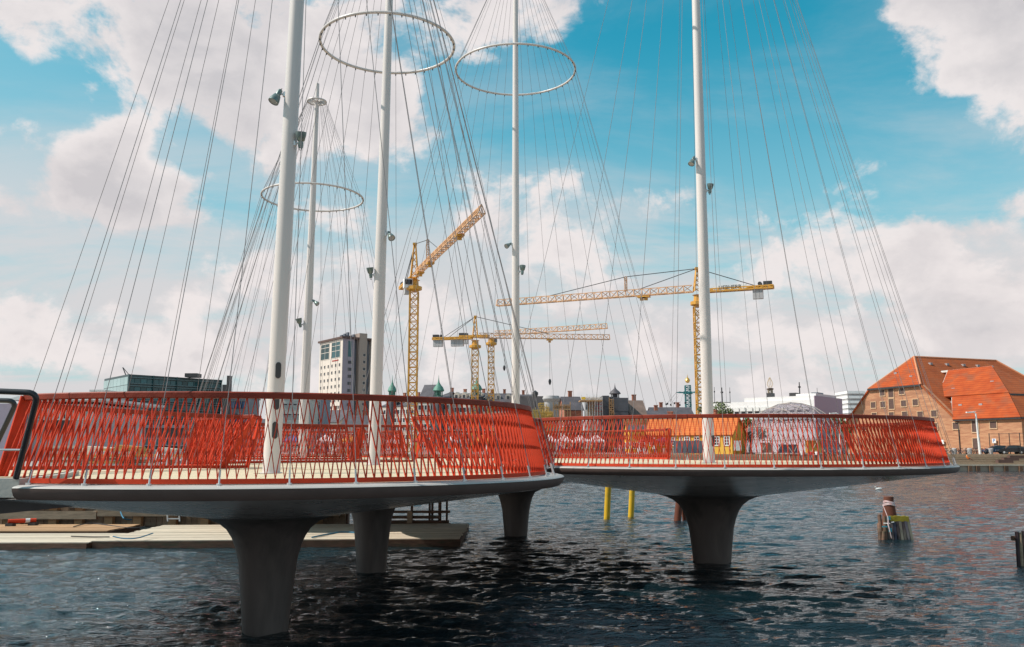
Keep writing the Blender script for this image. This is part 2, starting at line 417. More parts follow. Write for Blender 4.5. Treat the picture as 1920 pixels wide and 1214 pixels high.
# ---------------------------------------------------------------- railings
RH = 1.27
def rail_path(top, bot, z):
    "top/bot: functions of arclength parameter -> (x, y)"
SLAT_ME = None
def slat_mesh():
    mb = MB(); mb.box((0, 0, .5), (.0125, .028, 1.0)); return mb.mesh('slat', RED)
SLAT = slat_mesh()
PLATE = MB().box((0, 0, .5), (.030, .17, 1.0)).mesh('end_post', RED)
def slatM(a, b, outw):
    d = b-a; ln = d.length; z = d.normalized(); y = (outw-z*outw.dot(z)).normalized(); x = y.cross(z)
    M = Matrix((x, y, z)).transposed().to_4x4(); M.translation = a
    return M @ Matrix.Diagonal((1, 1, ln, 1))
def arc(cx, cy, r, a0, a1, n):
    return [(cx+r*math.cos(rad(a0+(a1-a0)*i/n)), cy+r*math.sin(rad(a0+(a1-a0)*i/n))) for i in range(n+1)]
def resample(pts, ds):
    pts = [Vector((x, y, 0)) for x, y in pts]; d = [0]
    for a, b in zip(pts, pts[1:]): d.append(d[-1]+(b-a).length)
    n = max(2, round(d[-1]/ds)); o = []; j = 0
    for i in range(n+1):
        s = d[-1]*i/n
        while j < len(d)-2 and d[j+1] < s: j += 1
        t = (s-d[j])/max(1e-9, d[j+1]-d[j]); o.append(pts[j].lerp(pts[j+1], t))
    return o
def railing(label, z, runs, off, group='red slatted railings of the bridge'):
    """runs: list of (bottom polyline pts, lean, end_ext0, end_ext1, centre) ; off = empty location"""
    t = thing('bridge_railing', label, 'railing', off, group)
    slats = []
    for run in runs:
        bot, lean, e0, e1, cen = run[:5]; zb = run[5] if len(run) > 5 else 0.0; zz0 = z
        pb = resample(bot, .131); n = len(pb)-1
        outs = []
        for k in range(n+1):
            d = (pb[min(k+1, n)]-pb[max(k-1, 0)]); o = Vector((d.y, -d.x, 0)).normalized()
            if o.dot(pb[k]-Vector((cen[0], cen[1], 0))) < 0: o = -o
            outs.append(o)
        def top_at(u):
            # extrapolate beyond the ends along the tangent direction of the circle
            if u < 0 or u > n:
                k = 0 if u < 0 else n; k2 = 1 if u < 0 else n-1
                ang = (u if u < 0 else u-n)
                cc = Vector((cen[0], cen[1], 0)); v = pb[k]-cc; v2 = pb[k2]-cc
                da = math.atan2(v.x*v2.y-v.y*v2.x, v.dot(v2))
                if u < 0: rot = -da*(-ang) 
                else: rot = -da*ang
                R = Matrix.Rotation(rot, 3, 'Z'); q = R @ v; oo = R @ outs[k]
                return cc+q-oo*lean, oo
            k = int(min(n-1, math.floor(u))); f = u-k
            return pb[k].lerp(pb[k+1], f)-(outs[k].lerp(outs[k+1], f))*lean, outs[k].lerp(outs[k+1], f).normalized()
        # extents of the top rail, in spacings (ends are skewed)
        u0 = -e0/.131; u1 = n+e1/.131
        us = np.linspace(u0, u1, max(8, int((u1-u0)/2)))
        tp = []; to = []
        for u in us:
            q, oo = top_at(float(u)); tp.append(Vector((q.x, q.y, z+RH+zb*max(0, 1-float(u)/n)))); to.append(oo)
        mb = MB(); mb.sweep(tp, [(-.05, -.04), (-.05, .03), (-.035, .046), (.035, .046), (.05, .03), (.05, -.04), (.035, -.052), (-.035, -.052)], outs=to)
        part('handrail', mb, REDRAIL, t)
        mb = MB(); bb = [Vector((q.x, q.y, z+zb*(1-j/n))) for j, q in enumerate(pb)]
        mb.sweep(bb, [(-.03, .006), (-.03, .075), (.03, .075), (.03, .006)], outs=outs)
        part('toe_rail', mb, RED, t)
        for k in range(n+1):
            zk = z+zb*(1-k/n); a = pb[k]+Vector((0, 0, zk+.07))
            for sgn in (-1, 1):
                # linear skew correction so the bars follow the slanted ends
                fr = k/n; u = k+sgn*1.5+(-e0*(1-fr)+e1*fr)/.131*(0 if 12 < k < n-12 else max(0, 1-min(k, n-k)/12.0))
                if u < u0+.2 or u > u1-.2: continue
                q, oo = top_at(u)
                b = Vector((q.x, q.y, zk+RH-.03))
                slats.append((a+oo*(.011*sgn), b+oo*(.011*sgn), oo))
        for (k, u) in ((0, u0), (n, u1)):
            q, oo = top_at(u); zk = z+zb*(1-k/n); a = pb[k]+Vector((0, 0, zk+.01)); b = Vector((q.x, q.y, zk+RH))
            inst('end_post', PLATE, t, slatM(a, b, oo))
    slats.sort(key=lambda s: s[0].length)
    for a, b, o in slats[:298]: inst('slat', SLAT, t, slatM(a, b, o))
    if len(slats) > 298:
        mb = MB()
        for a, b, o in slats[298:]:
            M = slatM(a, b, o); vs = [M @ Vector((x, y, e)) for e in (0, 1) for x, y in ((-.007, -.014), (.007, -.014), (.007, .014), (-.007, .014))]
            mb.add(vs, [(3, 2, 1, 0), (4, 5, 6, 7), (0, 1, 5, 4), (1, 2, 6, 5), (2, 3, 7, 6), (3, 0, 4, 7)])
        part('far_slats', mb, RED, t, kind='stuff')
    return t
def seg(i, a0, a1, e0=.0, e1=.0):
    p = PL[i]; return (arc(p['x'], p['y'], p['rb'], a0, a1, max(20, int(abs(a1-a0)))), p['rb']-p['rt'], e0, e1, (p['x'], p['y']))
# angles: 0 = right, 90 = away from the camera, 180 = left, 270 = towards the camera
p = PL[0]
back = [(-9.75, 17.1), (-9.35, 18.6), (-8.65, 20.0), (-7.75, 21.3), (-6.7, 22.4)]
railing('red slatted railing around the near left platform, closest to the camera', PL[0]['z'],
        [seg(0, 241, 416, 0.0, .75), (back, .3, .1, .15, (p['x'], p['y']), .08)], (p['x'], p['y'], 3.05))
p = PL[1]
railing('red slatted railing of the platform just behind the near left one', PL[1]['z'], [seg(1, 235, 84, .75, 0), seg(1, 42, -35)], (p['x'], p['y'], 3.06))
p = PL[2]
railing('red slatted railing of the far middle platform ending in a slanted post', PL[2]['z'], [seg(2, 133, 14, 0, 1.1), seg(2, 172, 205)], (p['x'], p['y'], 3.07))
p = PL[3]
railing('red slatted railing around the right hand platform', PL[3]['z'], [seg(3, 168, 388, 0, .4)], (p['x'], p['y'], 3.09))
p = PL[4]
railing('red slatted railing of the far left platform', PL[4]['z'], [seg(4, 305, 30)], (p['x'], p['y'], 3.1))

# ---------------------------------------------------------------- masts with cables
for p_, l_ in zip(PL, (.0165, .0115, 0.0, .003, .0075)): p_['lean'] = l_
for i, p in enumerate(PL):
    lab = ('tall white mast on the near left platform with dark slots near its foot', 'tall white mast second from the left foreground, through a large steel ring',
           'slim white mast on the far middle platform, ring near the top of the picture', 'tall white mast on the right hand platform',
           'shortest white mast, far left, its small crown ring and tip both in view')[i]
    z = p['z']; t = thing('bridge_mast', lab, 'mast', (p['x'], p['y'], z), 'white masts with cables')
    c = (p['x'], p['y'], z)
    T = p['top_z']; kx = p['lean']
    def sh(mb):
        mb.v = [(v[0]+kx*(v[2]-z), v[1], v[2]) for v in mb.v]; return mb
    mb = MB(); mb.lathe([(p['r0']+.004, .004), (p['r0'], T*.05), (p['r0']*.985, T*.25), ((p['r0']*.55+p['r1']*.45), T*.62), (p['r1'], T+.9), (0.0, T+.92)], c, 32)
    part('pole', sh(mb), WHITE, t, smooth=True)
    mb = MB(); mb.lathe([(p['r0']+.05, .004), (p['r0']+.05, .02), (p['r0']-.01, .022)], c, 32); part('base_plate', mb, WHITE, t)
    def ringpts(r, h, n=72): return [Vector((c[0]+r*math.cos(2*math.pi*k/n), c[1]+r*math.sin(2*math.pi*k/n), z+h)) for k in range(n)]
    mb = MB(); mb.tube(ringpts(p['ring_r'], p['ring_z'], 96), .046, 10, closed=True); part('ring', sh(mb), WHITE, t, smooth=True)
    mb = MB(); mb.tube(ringpts(.44, T, 40), .04, 8, closed=True)
    for k in range(10):
        a = 2*math.pi*k/10; mb.beam(Vector(c)+Vector((.09*math.cos(a), .09*math.sin(a), T)), Vector(c)+Vector((.44*math.cos(a), .44*math.sin(a), T)), .03, .09)
    part('crown_ring', sh(mb), WHITE, t, smooth=True)
    nC = 38
    foot = p['rb']+.19
    mb = MB(); mb.tube([(foot+.003, 0, -.02), (foot-.05, 0, .20)], .014, 6); mb.lathe([(.0, .02), (.035, .02), (.035, -.012)], (foot, 0, 0), 8)
    ms = mb.mesh('cable_socket', STEELW, None, True)
    kn = MB()
    for k in range(nC):
        a = 2*math.pi*(k+.37)/nC + (0, .03, .05, .02, .06)[i]
        x, y = p['x']+foot*math.cos(a), p['y']+foot*math.sin(a)
        for q in range(-1, 1): pass
        kn.tube([Vector(c)+Vector(((p['ring_r'])*math.cos(a), (p['ring_r'])*math.sin(a), p['ring_z']+.02)), Vector(c)+Vector(((p['ring_r'])*math.cos(a), (p['ring_r'])*math.sin(a), p['ring_z']-.10))], .018, 6)
        inner = inside_other(i, x, y, .9)
        if inner or (i == 0 and 183 < math.degrees(a) % 360 < 242): continue
        M = Matrix.Translation(c) @ Matrix.Rotation(a, 4, 'Z')
        ca, sa = math.cos(a), math.sin(a)
        mb = MB(); mb.tube([(c[0]+.44*ca+kx*T, c[1]+.44*sa, z+T), (c[0]+p['ring_r']*ca+kx*p['ring_z'], c[1]+p['ring_r']*sa, z+p['ring_z']), (c[0]+foot*ca, c[1]+foot*sa, z+.10)], .0061, 6)
        part('cable', mb, CABLE, t, smooth=True); inst('cable_socket', ms, t, M)
    part('ring_clamps', sh(kn), DARK, t, kind='stuff')
    if i in (0, 3):
        zs = ((2.07, .33), (1.43, .32), (.86, .34)) if i == 0 else ((.70, .36),)
        for (zm, hh) in zs:
            mb = MB(); a = rad(-66) if i == 0 else rad(-52); w = .055; poly = []
            for k in range(9): b = math.pi*k/8; poly.append((w*math.cos(b), hh/2-w+w*math.sin(b)))
            for k in range(9): b = math.pi+math.pi*k/8; poly.append((w*math.cos(b), -hh/2+w+w*math.sin(b)))
            fo = p['r0']*.998; ex = .018
            cx_ = kx*zm; o = Vector((math.cos(a), math.sin(a), 0)); sd = Vector((-math.sin(a), math.cos(a), 0)); n = len(poly)
            vs = [Vector(c)+Vector((cx_, 0, 0))+o*(fo-.03)+sd*x+Vector((0, 0, zm+y)) for x, y in poly]+[Vector(c)+Vector((cx_, 0, 0))+o*(fo+ex)+sd*x+Vector((0, 0, zm+y)) for x, y in poly]
            mb.add(vs, [tuple(range(n-1, -1, -1)), tuple(range(n, 2*n))]+[(k, (k+1) % n, n+(k+1) % n, n+k) for k in range(n)])
            part('lamp_slot', mb, DARK, t)

# ---------------------------------------------------------------- floodlights on the masts
def floodlight(i, px, py, side, aim, label, sc=1.0):
    p = PL[i]; w = P(px, py, p['y']-.05); z = w.z; s = side
    r = p['r0']*.8
    base = Vector((p['x']+p['lean']*(z-p['z'])+s*r*.95, p['y']-.06, z)); t = thing('floodlight', label, 'floodlight', base, 'floodlights clamped to the masts')
    k = base+Vector((s*.13, -.03, .0))*sc
    mb = MB(); mb.lathe([(0, -.05), (.05, -.05), (.05, .05), (0, .05)], base, 10); mb.tube([base, k], .022*sc, 8)
    part('bracket', mb, STEELW, t, smooth=True)
    d = Vector(aim).normalized(); q = d.to_track_quat('Z', 'Y').to_matrix()
    def ob(prof, name, m):
        mb = MB(); mb.lathe([(a*sc, b*sc) for a, b in prof], (0, 0, 0), 18); mb.v = [tuple(q @ Vector(v)+k) for v in mb.v]; return part(name, mb, m, t, smooth=True)
    ob([(0, -.10), (.045, -.10), (.055, -.03), (.05, .03), (.075, .05), (.105, .16), (.11, .22), (.103, .222)], 'housing', FLOOD)
    ob([(0, .205), (.10, .205), (.10, .215)], 'lens', GLASSL)
    mb = MB(); mb.tube([k+q @ Vector((.02, 0, -.10)), k+q @ Vector((.03, .0, -.145)), k+q @ Vector((-.02, 0, -.15)), k+q @ Vector((-.03, 0, -.10))], .008, 6); part('hook', mb, DARK, t)
floodlight(0, 527, 178, -1, (-.35, -.3, -.9), 'grey floodlight hanging bell down from the left side of the near left mast', 1.05)
floodlight(0, 548, 270, 1, (.05, -.2, 1.0), 'floodlight on the right side of the near left mast pointing up', 1.05)
floodlight(1, 722, 440, 1, (.35, -.5, -.65), 'upper floodlight on the second mast, tilted down to the right')
floodlight(1, 699, 516, -1, (-.1, -.2, 1.0), 'lower floodlight on the left side of the second mast', 1.0)
floodlight(2, 961, 459, -1, (-.6, -.5, -.5), 'upper floodlight on the left of the slim far middle mast')
floodlight(2, 970, 510, 1, (.05, .1, 1), 'lower floodlight on the right of the far middle mast', 1.2)
floodlight(3, 1309, 300, -1, (-.4, -.3, -.9), 'upper floodlight hanging down left of the right hand mast')
floodlight(3, 1326, 358, 1, (.1, -.1, 1), 'lower floodlight pointing up beside the right hand mast')
floodlight(4, 583, 566, 1, (.6, -.2, -.5), 'upper floodlight on the far left mast')
floodlight(4, 567, 609, -1, (-.2, -.2, .9), 'lower floodlight on the far left mast', 1.3)

# ---------------------------------------------------------------- approach slab, girder and steel guard rails at the left
CONCL = mat('pale_concrete', (0.50, 0.47, 0.42), .75, var=.08, bump=.2)
t = thing('approach_walkway', 'pale concrete walkway joining the near left platform at the picture edge', 'walkway', (-10, 14.5, 2.5))
mb = MB(); mb.prism([(-16, 12.5), (-6.99, 12.6), (-6.95, 12.75), (-7.3, 14.2), (-8.2, 16.8), (-16, 17.0)], 2.86, 3.125); part('slab', mb, CONCL, t)
mb = MB(); mb.prism([(-16, 12.7), (-7.15, 12.8), (-7.4, 14.2), (-8.3, 16.7), (-16, 16.8)], 3.129, 3.139); part('surface', mb, DECK, t)
mb = MB(); mb.add([(-16, 13.2, 1.75), (-6.2, 13.6, 2.72), (-6.2, 16, 2.72), (-16, 16.4, 1.75), (-16, 13.2, 2.796), (-6.2, 13.6, 2.80), (-6.2, 16, 2.80), (-16, 16.4, 2.796)],
       [(3, 2, 1, 0), (4, 5, 6, 7), (0, 1, 5, 4), (1, 2, 6, 5), (2, 3, 7, 6), (3, 0, 4, 7)]); part('girder', mb, DARK, t)
mb = MB(); mb.box((-13.4, 14.8, .5), (3.0, 4.2, 3.8)); part('abutment', mb, PIERC, t)
GR = mat('dark_steel_rail', (0.045, 0.045, 0.048), .35, metal=.6)
t = thing('guard_rail', 'dark bent steel tube guard rail on the walkway at the left edge', 'railing', P(20, 893, 12.3), 'dark steel guard rails')
def rnd(pts, r=.12, n=6):
    pts = [Vector(p) for p in pts]; o = [pts[0]]
    for a, b, c in zip(pts, pts[1:], pts[2:]):
        u = (a-b).normalized(); v = (c-b).normalized(); s = b+u*r; e = b+v*r
        for k in range(n+1):
            f = k/n; o.append((s.lerp(b, f)).lerp(b.lerp(e, f), f))
    o.append(pts[-1]); return o
def flatbar(mb, pts, w, h):
    for a, b in zip(pts, pts[1:]): mb.beam(a, b, w, h, up=(0, 1, 0))
mb = MB(); mb.tube(rnd([P(-260, 724, 12.1), P(72, 737, 12.25), P(30, 897, 12.6)], .16, 8), .042, 10); part('frame', mb, GR, t, smooth=True)
mb = MB(); mb.tube([P(-260, 842, 12.4), P(38, 844, 12.5)], .014, 8); part('lower_bar', mb, STEELW, t, smooth=True)
t = thing('guard_rail', 'second smaller bent steel guard rail behind, cut by the left edge', 'railing', P(-20, 893, 14.6), 'dark steel guard rails')
mb = MB(); mb.tube(rnd([P(-300, 745, 14.4), P(32, 752, 14.6), P(-35, 893, 14.9)], .16, 8), .042, 10); part('frame', mb, GR, t, smooth=True)

# ================================================================ far shore
TIMB = mat('weathered_timber', (0.32, 0.23, 0.155), .8, var=.25, vs=2, bump=.4, stretch=(1, 6, 6), obj_rand=.2)
TIMBL = mat('pale_dock_timber', (0.58, 0.49, 0.38), .8, var=.14, vs=2, bump=.3, stretch=(1, 8, 1), obj_rand=.12)
TIMBO = mat('orange_timber', (0.42, 0.24, 0.12), .8, var=.2, vs=2, bump=.3, stretch=(1, 8, 8), obj_rand=.15)
TIMBD = mat('wet_dark_timber', (0.14, 0.07, 0.042), .7, var=.4, vs=3, bump=.4, stretch=(1, 1, 5), obj_rand=.3, stain=((0.05, 0.06, 0.03), 2, .7))
PAVE = mat('quay_paving', (0.34, 0.32, 0.30), .85, var=.12, vs=.4)
BRICK = mat('yellow_brick', (0.34, 0.14, 0.075), .85, vs=1.6, col2=(0.52, 0.27, 0.145), stretch=(.35, .35, 2.2), stain=((0.27, 0.12, 0.07), .22, .8), bump=.9, bs=3)
BRICKR = mat('red_brick', (0.30, 0.10, 0.06), .85, vs=.8, col2=(0.42, 0.16, 0.10), bump=.3, bs=2)
TILE = mat('orange_roof_tile', (0.33, 0.052, 0.014), .8, rows=.42, spec=.2, vs=.45, col2=(0.47, 0.092, 0.022), stain=((0.24, 0.085, 0.045), .35, .75), bump=.8, bs=3, stretch=(1, 1, 2))
TILE_SHADE = mat('orange_roof_tile_in_shade', (0.28, 0.068, 0.024), .8, rows=.42, spec=.2, vs=.45, col2=(0.38, 0.10, 0.034), stain=((0.28, 0.10, 0.05), .8, .6), bump=.8, bs=3)  # browner copy of the orange tile, shade painted in for slopes facing off the sun
SLATE = mat('slate_roof', (0.085, 0.075, 0.085), .6, var=.25, vs=.6)
LEAD = mat('lead_edge', (0.62, 0.60, 0.56), .6)
STONE = mat('pale_stone', (0.55, 0.48, 0.42), .85, var=.1, vs=.8)
CREAM = mat('cream_panel', (0.66, 0.57, 0.50), .7, var=.05, vs=.3)
CREAM_SHADE = mat('cream_panel_in_shade', (0.30, 0.25, 0.29), .7, var=.06, vs=.3)  # hotel's cream as seen in shade, painted on its side away from the sun
DKGREY = mat('dark_grey_concrete', (0.10, 0.10, 0.115), .85, var=.18, vs=.5)
CONC = mat('grey_concrete', (0.42, 0.40, 0.40), .85, var=.12, vs=.5)
GLD = mat('dark_window_glass', (0.035, 0.04, 0.05), .12, var=.3, vs=.3)
GLT = mat('teal_glass', (0.02, 0.085, 0.095), .08, var=.3, vs=.2, obj_rand=.5)
GLP = mat('pale_glass', (0.30, 0.42, 0.42), .1, var=.1, vs=.2, obj_rand=.1)
FR = mat('white_frame', (0.72, 0.70, 0.68), .6)
COPPER = mat('green_copper', (0.09, 0.24, 0.18), .6, var=.2, vs=2)
GOLD = mat('gilded_metal', (0.75, 0.42, 0.12), .3, metal=.6)
SHUT = mat('brown_shutter', (0.10, 0.055, 0.045), .7, var=.2)
OCHRE = mat('ochre_plaster', (0.72, 0.40, 0.06), .85, var=.08, vs=.6)
WPL = mat('white_plaster', (0.76, 0.73, 0.72), .8, var=.05, vs=.4)
DGLAZ = mat('grey_blue_cladding', (0.16, 0.17, 0.20), .6, var=.15, vs=.5)

mb = MB(); mb.prism([(-900, 150.98), (900, 150.98), (1500, 2500), (-1500, 2500)], -1, 2.55); struct('ground', mb, PAVE)
mb = MB(); mb.box((0, 140.6, -.1), (420, 3.2, 1.9)); struct('quay', mb, mat('quay_stone', (0.42, 0.34, 0.27), .85, var=.2, vs=.6))
t = thing('quay_steps', 'broad grey timber steps going down to the water on the far shore', 'steps', (60, 151, 0))
for k in range(5):
    mb = MB(); mb.box((20, 143.1+k*1.75, .95+k*.17), (340, 1.74, .34*(k+1)+.18-.0)); part('step', mb, TIMB, t)
t = thing('quay_wall', 'low quay edge of the far shore with dark fender posts', 'quay wall', (60, 139, 0))
mb = MB(); mb.box((20, 138.92, .93), (338, .4, .22)); part('beam', mb, TIMBL, t)
me = MB().box((0, 0, 0), (.55, .35, .85)).mesh('fender_post', TIMBD)
for k in range(46):
    inst('fender_post', me, t, Matrix.Translation((46+k*1.95+random.uniform(-.5, .5), 138.7, .42)))

def pane_mesh(w, h, fr=.09, m=None, fm=None, bars=0):
    "window in local x (width), z (height); faces -y"
    mb = MB(); mb.box((0, .02, 0), (w, .06, h), mi=0)
    for a, b, c, d in ((0, h/2, w+2*fr, fr), (0, -h/2, w+2*fr, fr*1.3)): mb.box((a, -.02, b), (c, .12, d), mi=1)
    for sx in (-1, 1): mb.box((sx*(w/2+fr/2), -.02, 0), (fr, .11, h), mi=1)
    if bars:
        mb.box((0, -.02, 0), (fr*.7, .08, h), mi=1)
        for k in range(1, bars+1): mb.box((0, -.02, -h/2+h*k/(bars+1)), (w, .08, fr*.7), mi=1)
    return mb.mesh('window', [m or GLD, fm or FR])
def faceM(a, b, z0):
    "frame on a vertical wall running a->b (seen with a at the left): origin a, x along, -y outwards"
    d = Vector((b[0]-a[0], b[1]-a[1], 0)); ln = d.length; d.normalize(); n = Vector((-d.y, d.x, 0))
    M = Matrix((d, n, Vector((0, 0, 1)))).transposed().to_4x4(); M.translation = Vector((a[0], a[1], z0)); return M, ln
def wins(t, M, me, xs, zs, skip=None, name='window'):
    for i, x in enumerate(xs):
        for j, z in enumerate(zs):
            if skip and skip(i, j): continue
            inst(name, me, t, M @ Matrix.Translation((x, -.03, z)))
def house(name, label, cat, base, w, d, h, rz, roof_h, wall_m, roof_m, group=None, hip=0.0, wm=None, rows=2, cols=6, wz=(1.2, 1.5), chim=1, gable_front=False, sill=1.1, storey=3.0, extra=None):
    """gabled / hipped house: local x = ridge direction; base = front left corner; origin z ground"""
    B = Vector(base); t = thing(name, label, cat, B, group)
    R = Matrix.Translation(B) @ Matrix.Rotation(rz, 4, 'Z')
    def g(mb): mb.v = [tuple(R @ Vector(v)) for v in mb.v]; return mb
    mb = MB()
    poly = [(0, 0), (w, 0), (w, d), (0, d)]
    mb.prism(poly, 0, h)
    if hip == 0:
        for x in (0, w):
            xx = (x+.001, x+.25) if x == 0 else (x-.25, x-.001)
            mb.add([(xx[0], 0, h), (xx[0], d, h), (xx[0], d/2, h+roof_h-.1), (xx[1], 0, h), (xx[1], d, h), (xx[1], d/2, h+roof_h-.1)], [(0, 1, 2), (5, 4, 3), (0, 3, 4, 1), (1, 4, 5, 2), (2, 5, 3, 0)])
    part('wall', g(mb), wall_m, t)
    e = .3; hp = hip
    r0 = Vector((hp-e if hp == 0 else hp, d/2, h+roof_h)); r1 = Vector((w+e if hp == 0 else w-hp, d/2, h+roof_h))
    c = [Vector((-e, -e, h-.15)), Vector((w+e, -e, h-.15)), Vector((w+e, d+e, h-.15)), Vector((-e, d+e, h-.15))]
    mb = MB(); mb.quadslab([c[0], c[1], r1, r0], .18); part('roof_slope', g(mb), roof_m, t)
    mb = MB(); mb.quadslab([c[2], c[3], r0, r1], .18); part('roof_slope', g(mb), roof_m, t)
    if hp > 0:
        mb = MB(); mb.quadslab([c[3], c[0], r0], .18); part('roof_slope', g(mb), roof_m, t)
        mb = MB(); mb.quadslab([c[1], c[2], r1], .18); part('roof_slope', g(mb), roof_m, t)
    if rows and cols:
        me = wm or pane_mesh(*wz)
        M, _ = faceM((0, 0), (w, 0), 0)
        for i in range(cols):
            for j in range(rows): inst('window', me, t, R @ M @ Matrix.Translation(((i+.5)*w/cols, -.03, sill+wz[1]/2+j*storey)))
        nc = max(1, int(cols*d/w)); M, _ = faceM((0, d), (0, 0), 0)
        for i in range(nc):
            for j in range(rows): inst('window', me, t, R @ M @ Matrix.Translation(((i+.5)*d/nc, -.03, sill+wz[1]/2+j*storey)))
    for k in range(chim):
        x = w*(k+.7)/(chim+.4); mb = MB(); mb.box((x, d/2+.4, h+roof_h+.3), (.9, .9, 2.0)); mb.box((x, d/2+.4, h+roof_h+1.35), (1.1, 1.1, .2)); part('chimney', g(mb), BRICKR, t)
    return t, R
GZ = 2.55
def bx(px, y): return P(px, 850, y).x
def zof(py, y): return P(960, py, y).z

# ---------------------------------------------------------------- the brick warehouse at the right
def warehouse():
    B = Vector((83.6, 165.0, 0)); u = Vector((-.352, .936, 0)); s = Vector((.936, .352, 0))   # u along the gable wall away from us, s along the ridge
    t = thing('brick_warehouse', 'large yellow brick warehouse with steep orange tiled roofs at the right', 'warehouse', (B.x, B.y, GZ))
    def W_(a, b, z): return B+u*a+s*b+Vector((0, 0, z))
    ze, zh, zr, LN = 8.95, 16.0, 22.4, 40.0
    # gable wall with clipped gable
    def wallslab(pts, th, name='wall', m=BRICK):
        mb = MB(); mb.quadslab(pts, th); part(name, mb, m, t)
    prof = [(0, GZ), (0, ze), (7.9, zh), (22.1, zh), (30, ze), (30, GZ)]
    wallslab([W_(a, 0, z) for a, z in prof], .6)
    mb = MB(); mb.quadslab([W_(0.02, .62, GZ), W_(0.02, LN, GZ), W_(0.02, LN, ze-.1), W_(0.02, .62, ze-.1)], .6); part('wall', mb, BRICK, t)
    mb = MB(); mb.quadslab([W_(30, 0, GZ), W_(30, LN, GZ), W_(30, LN, ze-.1), W_(30, 0, ze-.1)], -.6); part('wall', mb, BRICK, t)
    r0, r1 = W_(15, 5.6, zr), W_(15, 28.5, zr)
    e0 = W_(-.35, -.3, ze-.35); e1 = W_(-.35, LN+.4, ze-.35); h0 = W_(7.9, -.35, zh); h1 = W_(22.1, -.35, zh); f0 = W_(30.35, -.3, ze-.35); f1 = W_(30.35, LN+.4, ze-.35)
    def slope(pts, m): mb = MB(); mb.quadslab(pts, .3); part('roof_slope', mb, m, t)
    slope([e0, e1, r1, r0, h0], TILE_SHADE); slope([f1, f0, h1, r0, r1], TILE); slope([h0, r0, h1][::-1] if False else [h1, h0, r0], TILE)
    slope([e1, f1, r1], TILE_SHADE)
    mb = MB(); mb.tube([h0, r0, r1, e1], .22, 6); mb.tube([h1, r0], .2, 6); part('ridge_tiles', mb, mat('ridge_tile', (0.55, 0.22, 0.11), .8), t)
    mb = MB(); mb.beam(h0+Vector((0, 0, -.15)), h1+Vector((0, 0, -.15)), .5, .35); part('eaves_board', mb, DARK, t)
    # front wing with two tier roof
    W1 = 18.0; D = -13.4
    q = lambda a, b, z: W_(a, b, z)
    mb = MB(); mb.quadslab([q(-.1, -.02, GZ), q(D, -.02, GZ), q(D, -.02, 8.9), q(-.1, -.02, 8.9)], .6); part('wall', mb, BRICK, t)
    mb = MB(); mb.quadslab([q(D, .60, GZ), q(D, W1, GZ), q(D, W1, 8.9), q(D, .60, 8.9)], .6); part('wall', mb, BRICK, t)
    k0 = (q(.6, -.4, 8.75), q(D-.4, -.4, 8.75), q(D-.4, W1+.4, 8.75))
    b0 = (q(3.5, 3.0, 13.3), q(D+4.4, 3.0, 13.3), q(D+4.4, W1-3, 13.3)); top = (q(12.3, 9, 19.0), q(-.8, 9, 19.0))
    slope([k0[1], b0[1], b0[0], k0[0]][::-1], TILE); slope([k0[1], k0[2], b0[2], b0[1]], TILE_SHADE)
    up = Vector((0, 0, .12)); ov = [q(3.5, 2.8, 13.15), q(D+4.2, 2.8, 13.15), q(D+4.2, W1-2.8, 13.15)]
    slope([ov[1]+up, top[1], q(9.6, 9, 19.0), q(6.8, 2.8, 13.2)+up][::-1], TILE); slope([ov[1]+up, ov[2]+up, top[1]], TILE_SHADE)
    slope([ov[2]+up, q(12, W1-2.8, 13.2), top[0], top[1]], TILE_SHADE)
    mb = MB(); mb.tube([top[0], top[1]], .25, 6); mb.tube([q(6.9, 2.9, 13.3), q(9.6, 9, 19.05)], .25, 6); mb.tube([q(.6, -.35, 8.9), q(3.5, 2.9, 13.3)], .2, 6); part('verge', mb, LEAD, t)
    mb = MB(); mb.beam(ov[0], ov[1], .3, .35); mb.beam(ov[1], ov[2], .3, .35); mb.beam(k0[0], k0[1], .3, .3); mb.beam(k0[1], k0[2], .3, .3); part('gutter', mb, DARK, t)
    mb = MB(); mb.beam(q(-.2, -.12, GZ), q(-.2, -.12, 8.8), .16, .16); part('downpipe', mb, DARK, t)
    # windows by wall coordinate found from the picture
    def wall_hit(px, py):
        d = pdir(px, py); n = s; k = (B-Vector((0, 0, 0))).dot(n)/d.dot(n); p = Vector((0, 0, CAMZ))+d*k; return (p-B).dot(u), p.z
    win = pane_mesh(1.35, 1.35, .13, SHUT, mat('pale_brick_surround', (0.55, 0.36, 0.22), .8)); wtall = pane_mesh(1.4, 2.2, .13, SHUT, _m['pale_brick_surround'])
    M = Matrix((-u, s, Vector((0, 0, 1)))).transposed().to_4x4()
    for (px, py, k) in ((1655, 737, 0), (1671, 736, 1), (1691, 734, 0), (1638, 760, 0), (1656, 759, 0), (1672, 758, 1), (1695, 757, 0), (1717, 755, 0),
                        (1672, 779, 0), (1697, 778, 0), (1726, 778, 0), (1752, 776, 0), (1753, 800, 0), (1700, 802, 0), (1660, 802, 0), (1640, 780, 0), (1620, 802, 0),
                        (1793, 799, 0), (1829, 800, 1), (1863, 797, 0), (1831, 833, 1)):
        a, z = wall_hit(px, py); W0 = W_(a, -.05, z)
        Mx = M.copy(); Mx.translation = W0; inst('window', wtall if k else win, t, Mx)
    # windows of the shaded end wall of the wing, skylights
    M2, _ = faceM(tuple(W_(D, 0, 0))[:2], tuple(W_(D, W1, 0))[:2], 0)
    for x, z in ((3, 7.2), (8, 7.2), (3, 4.2), (8, 4.2), (13, 7.2)): inst('window', win, t, M2 @ Matrix.Translation((x, -.05, z)))
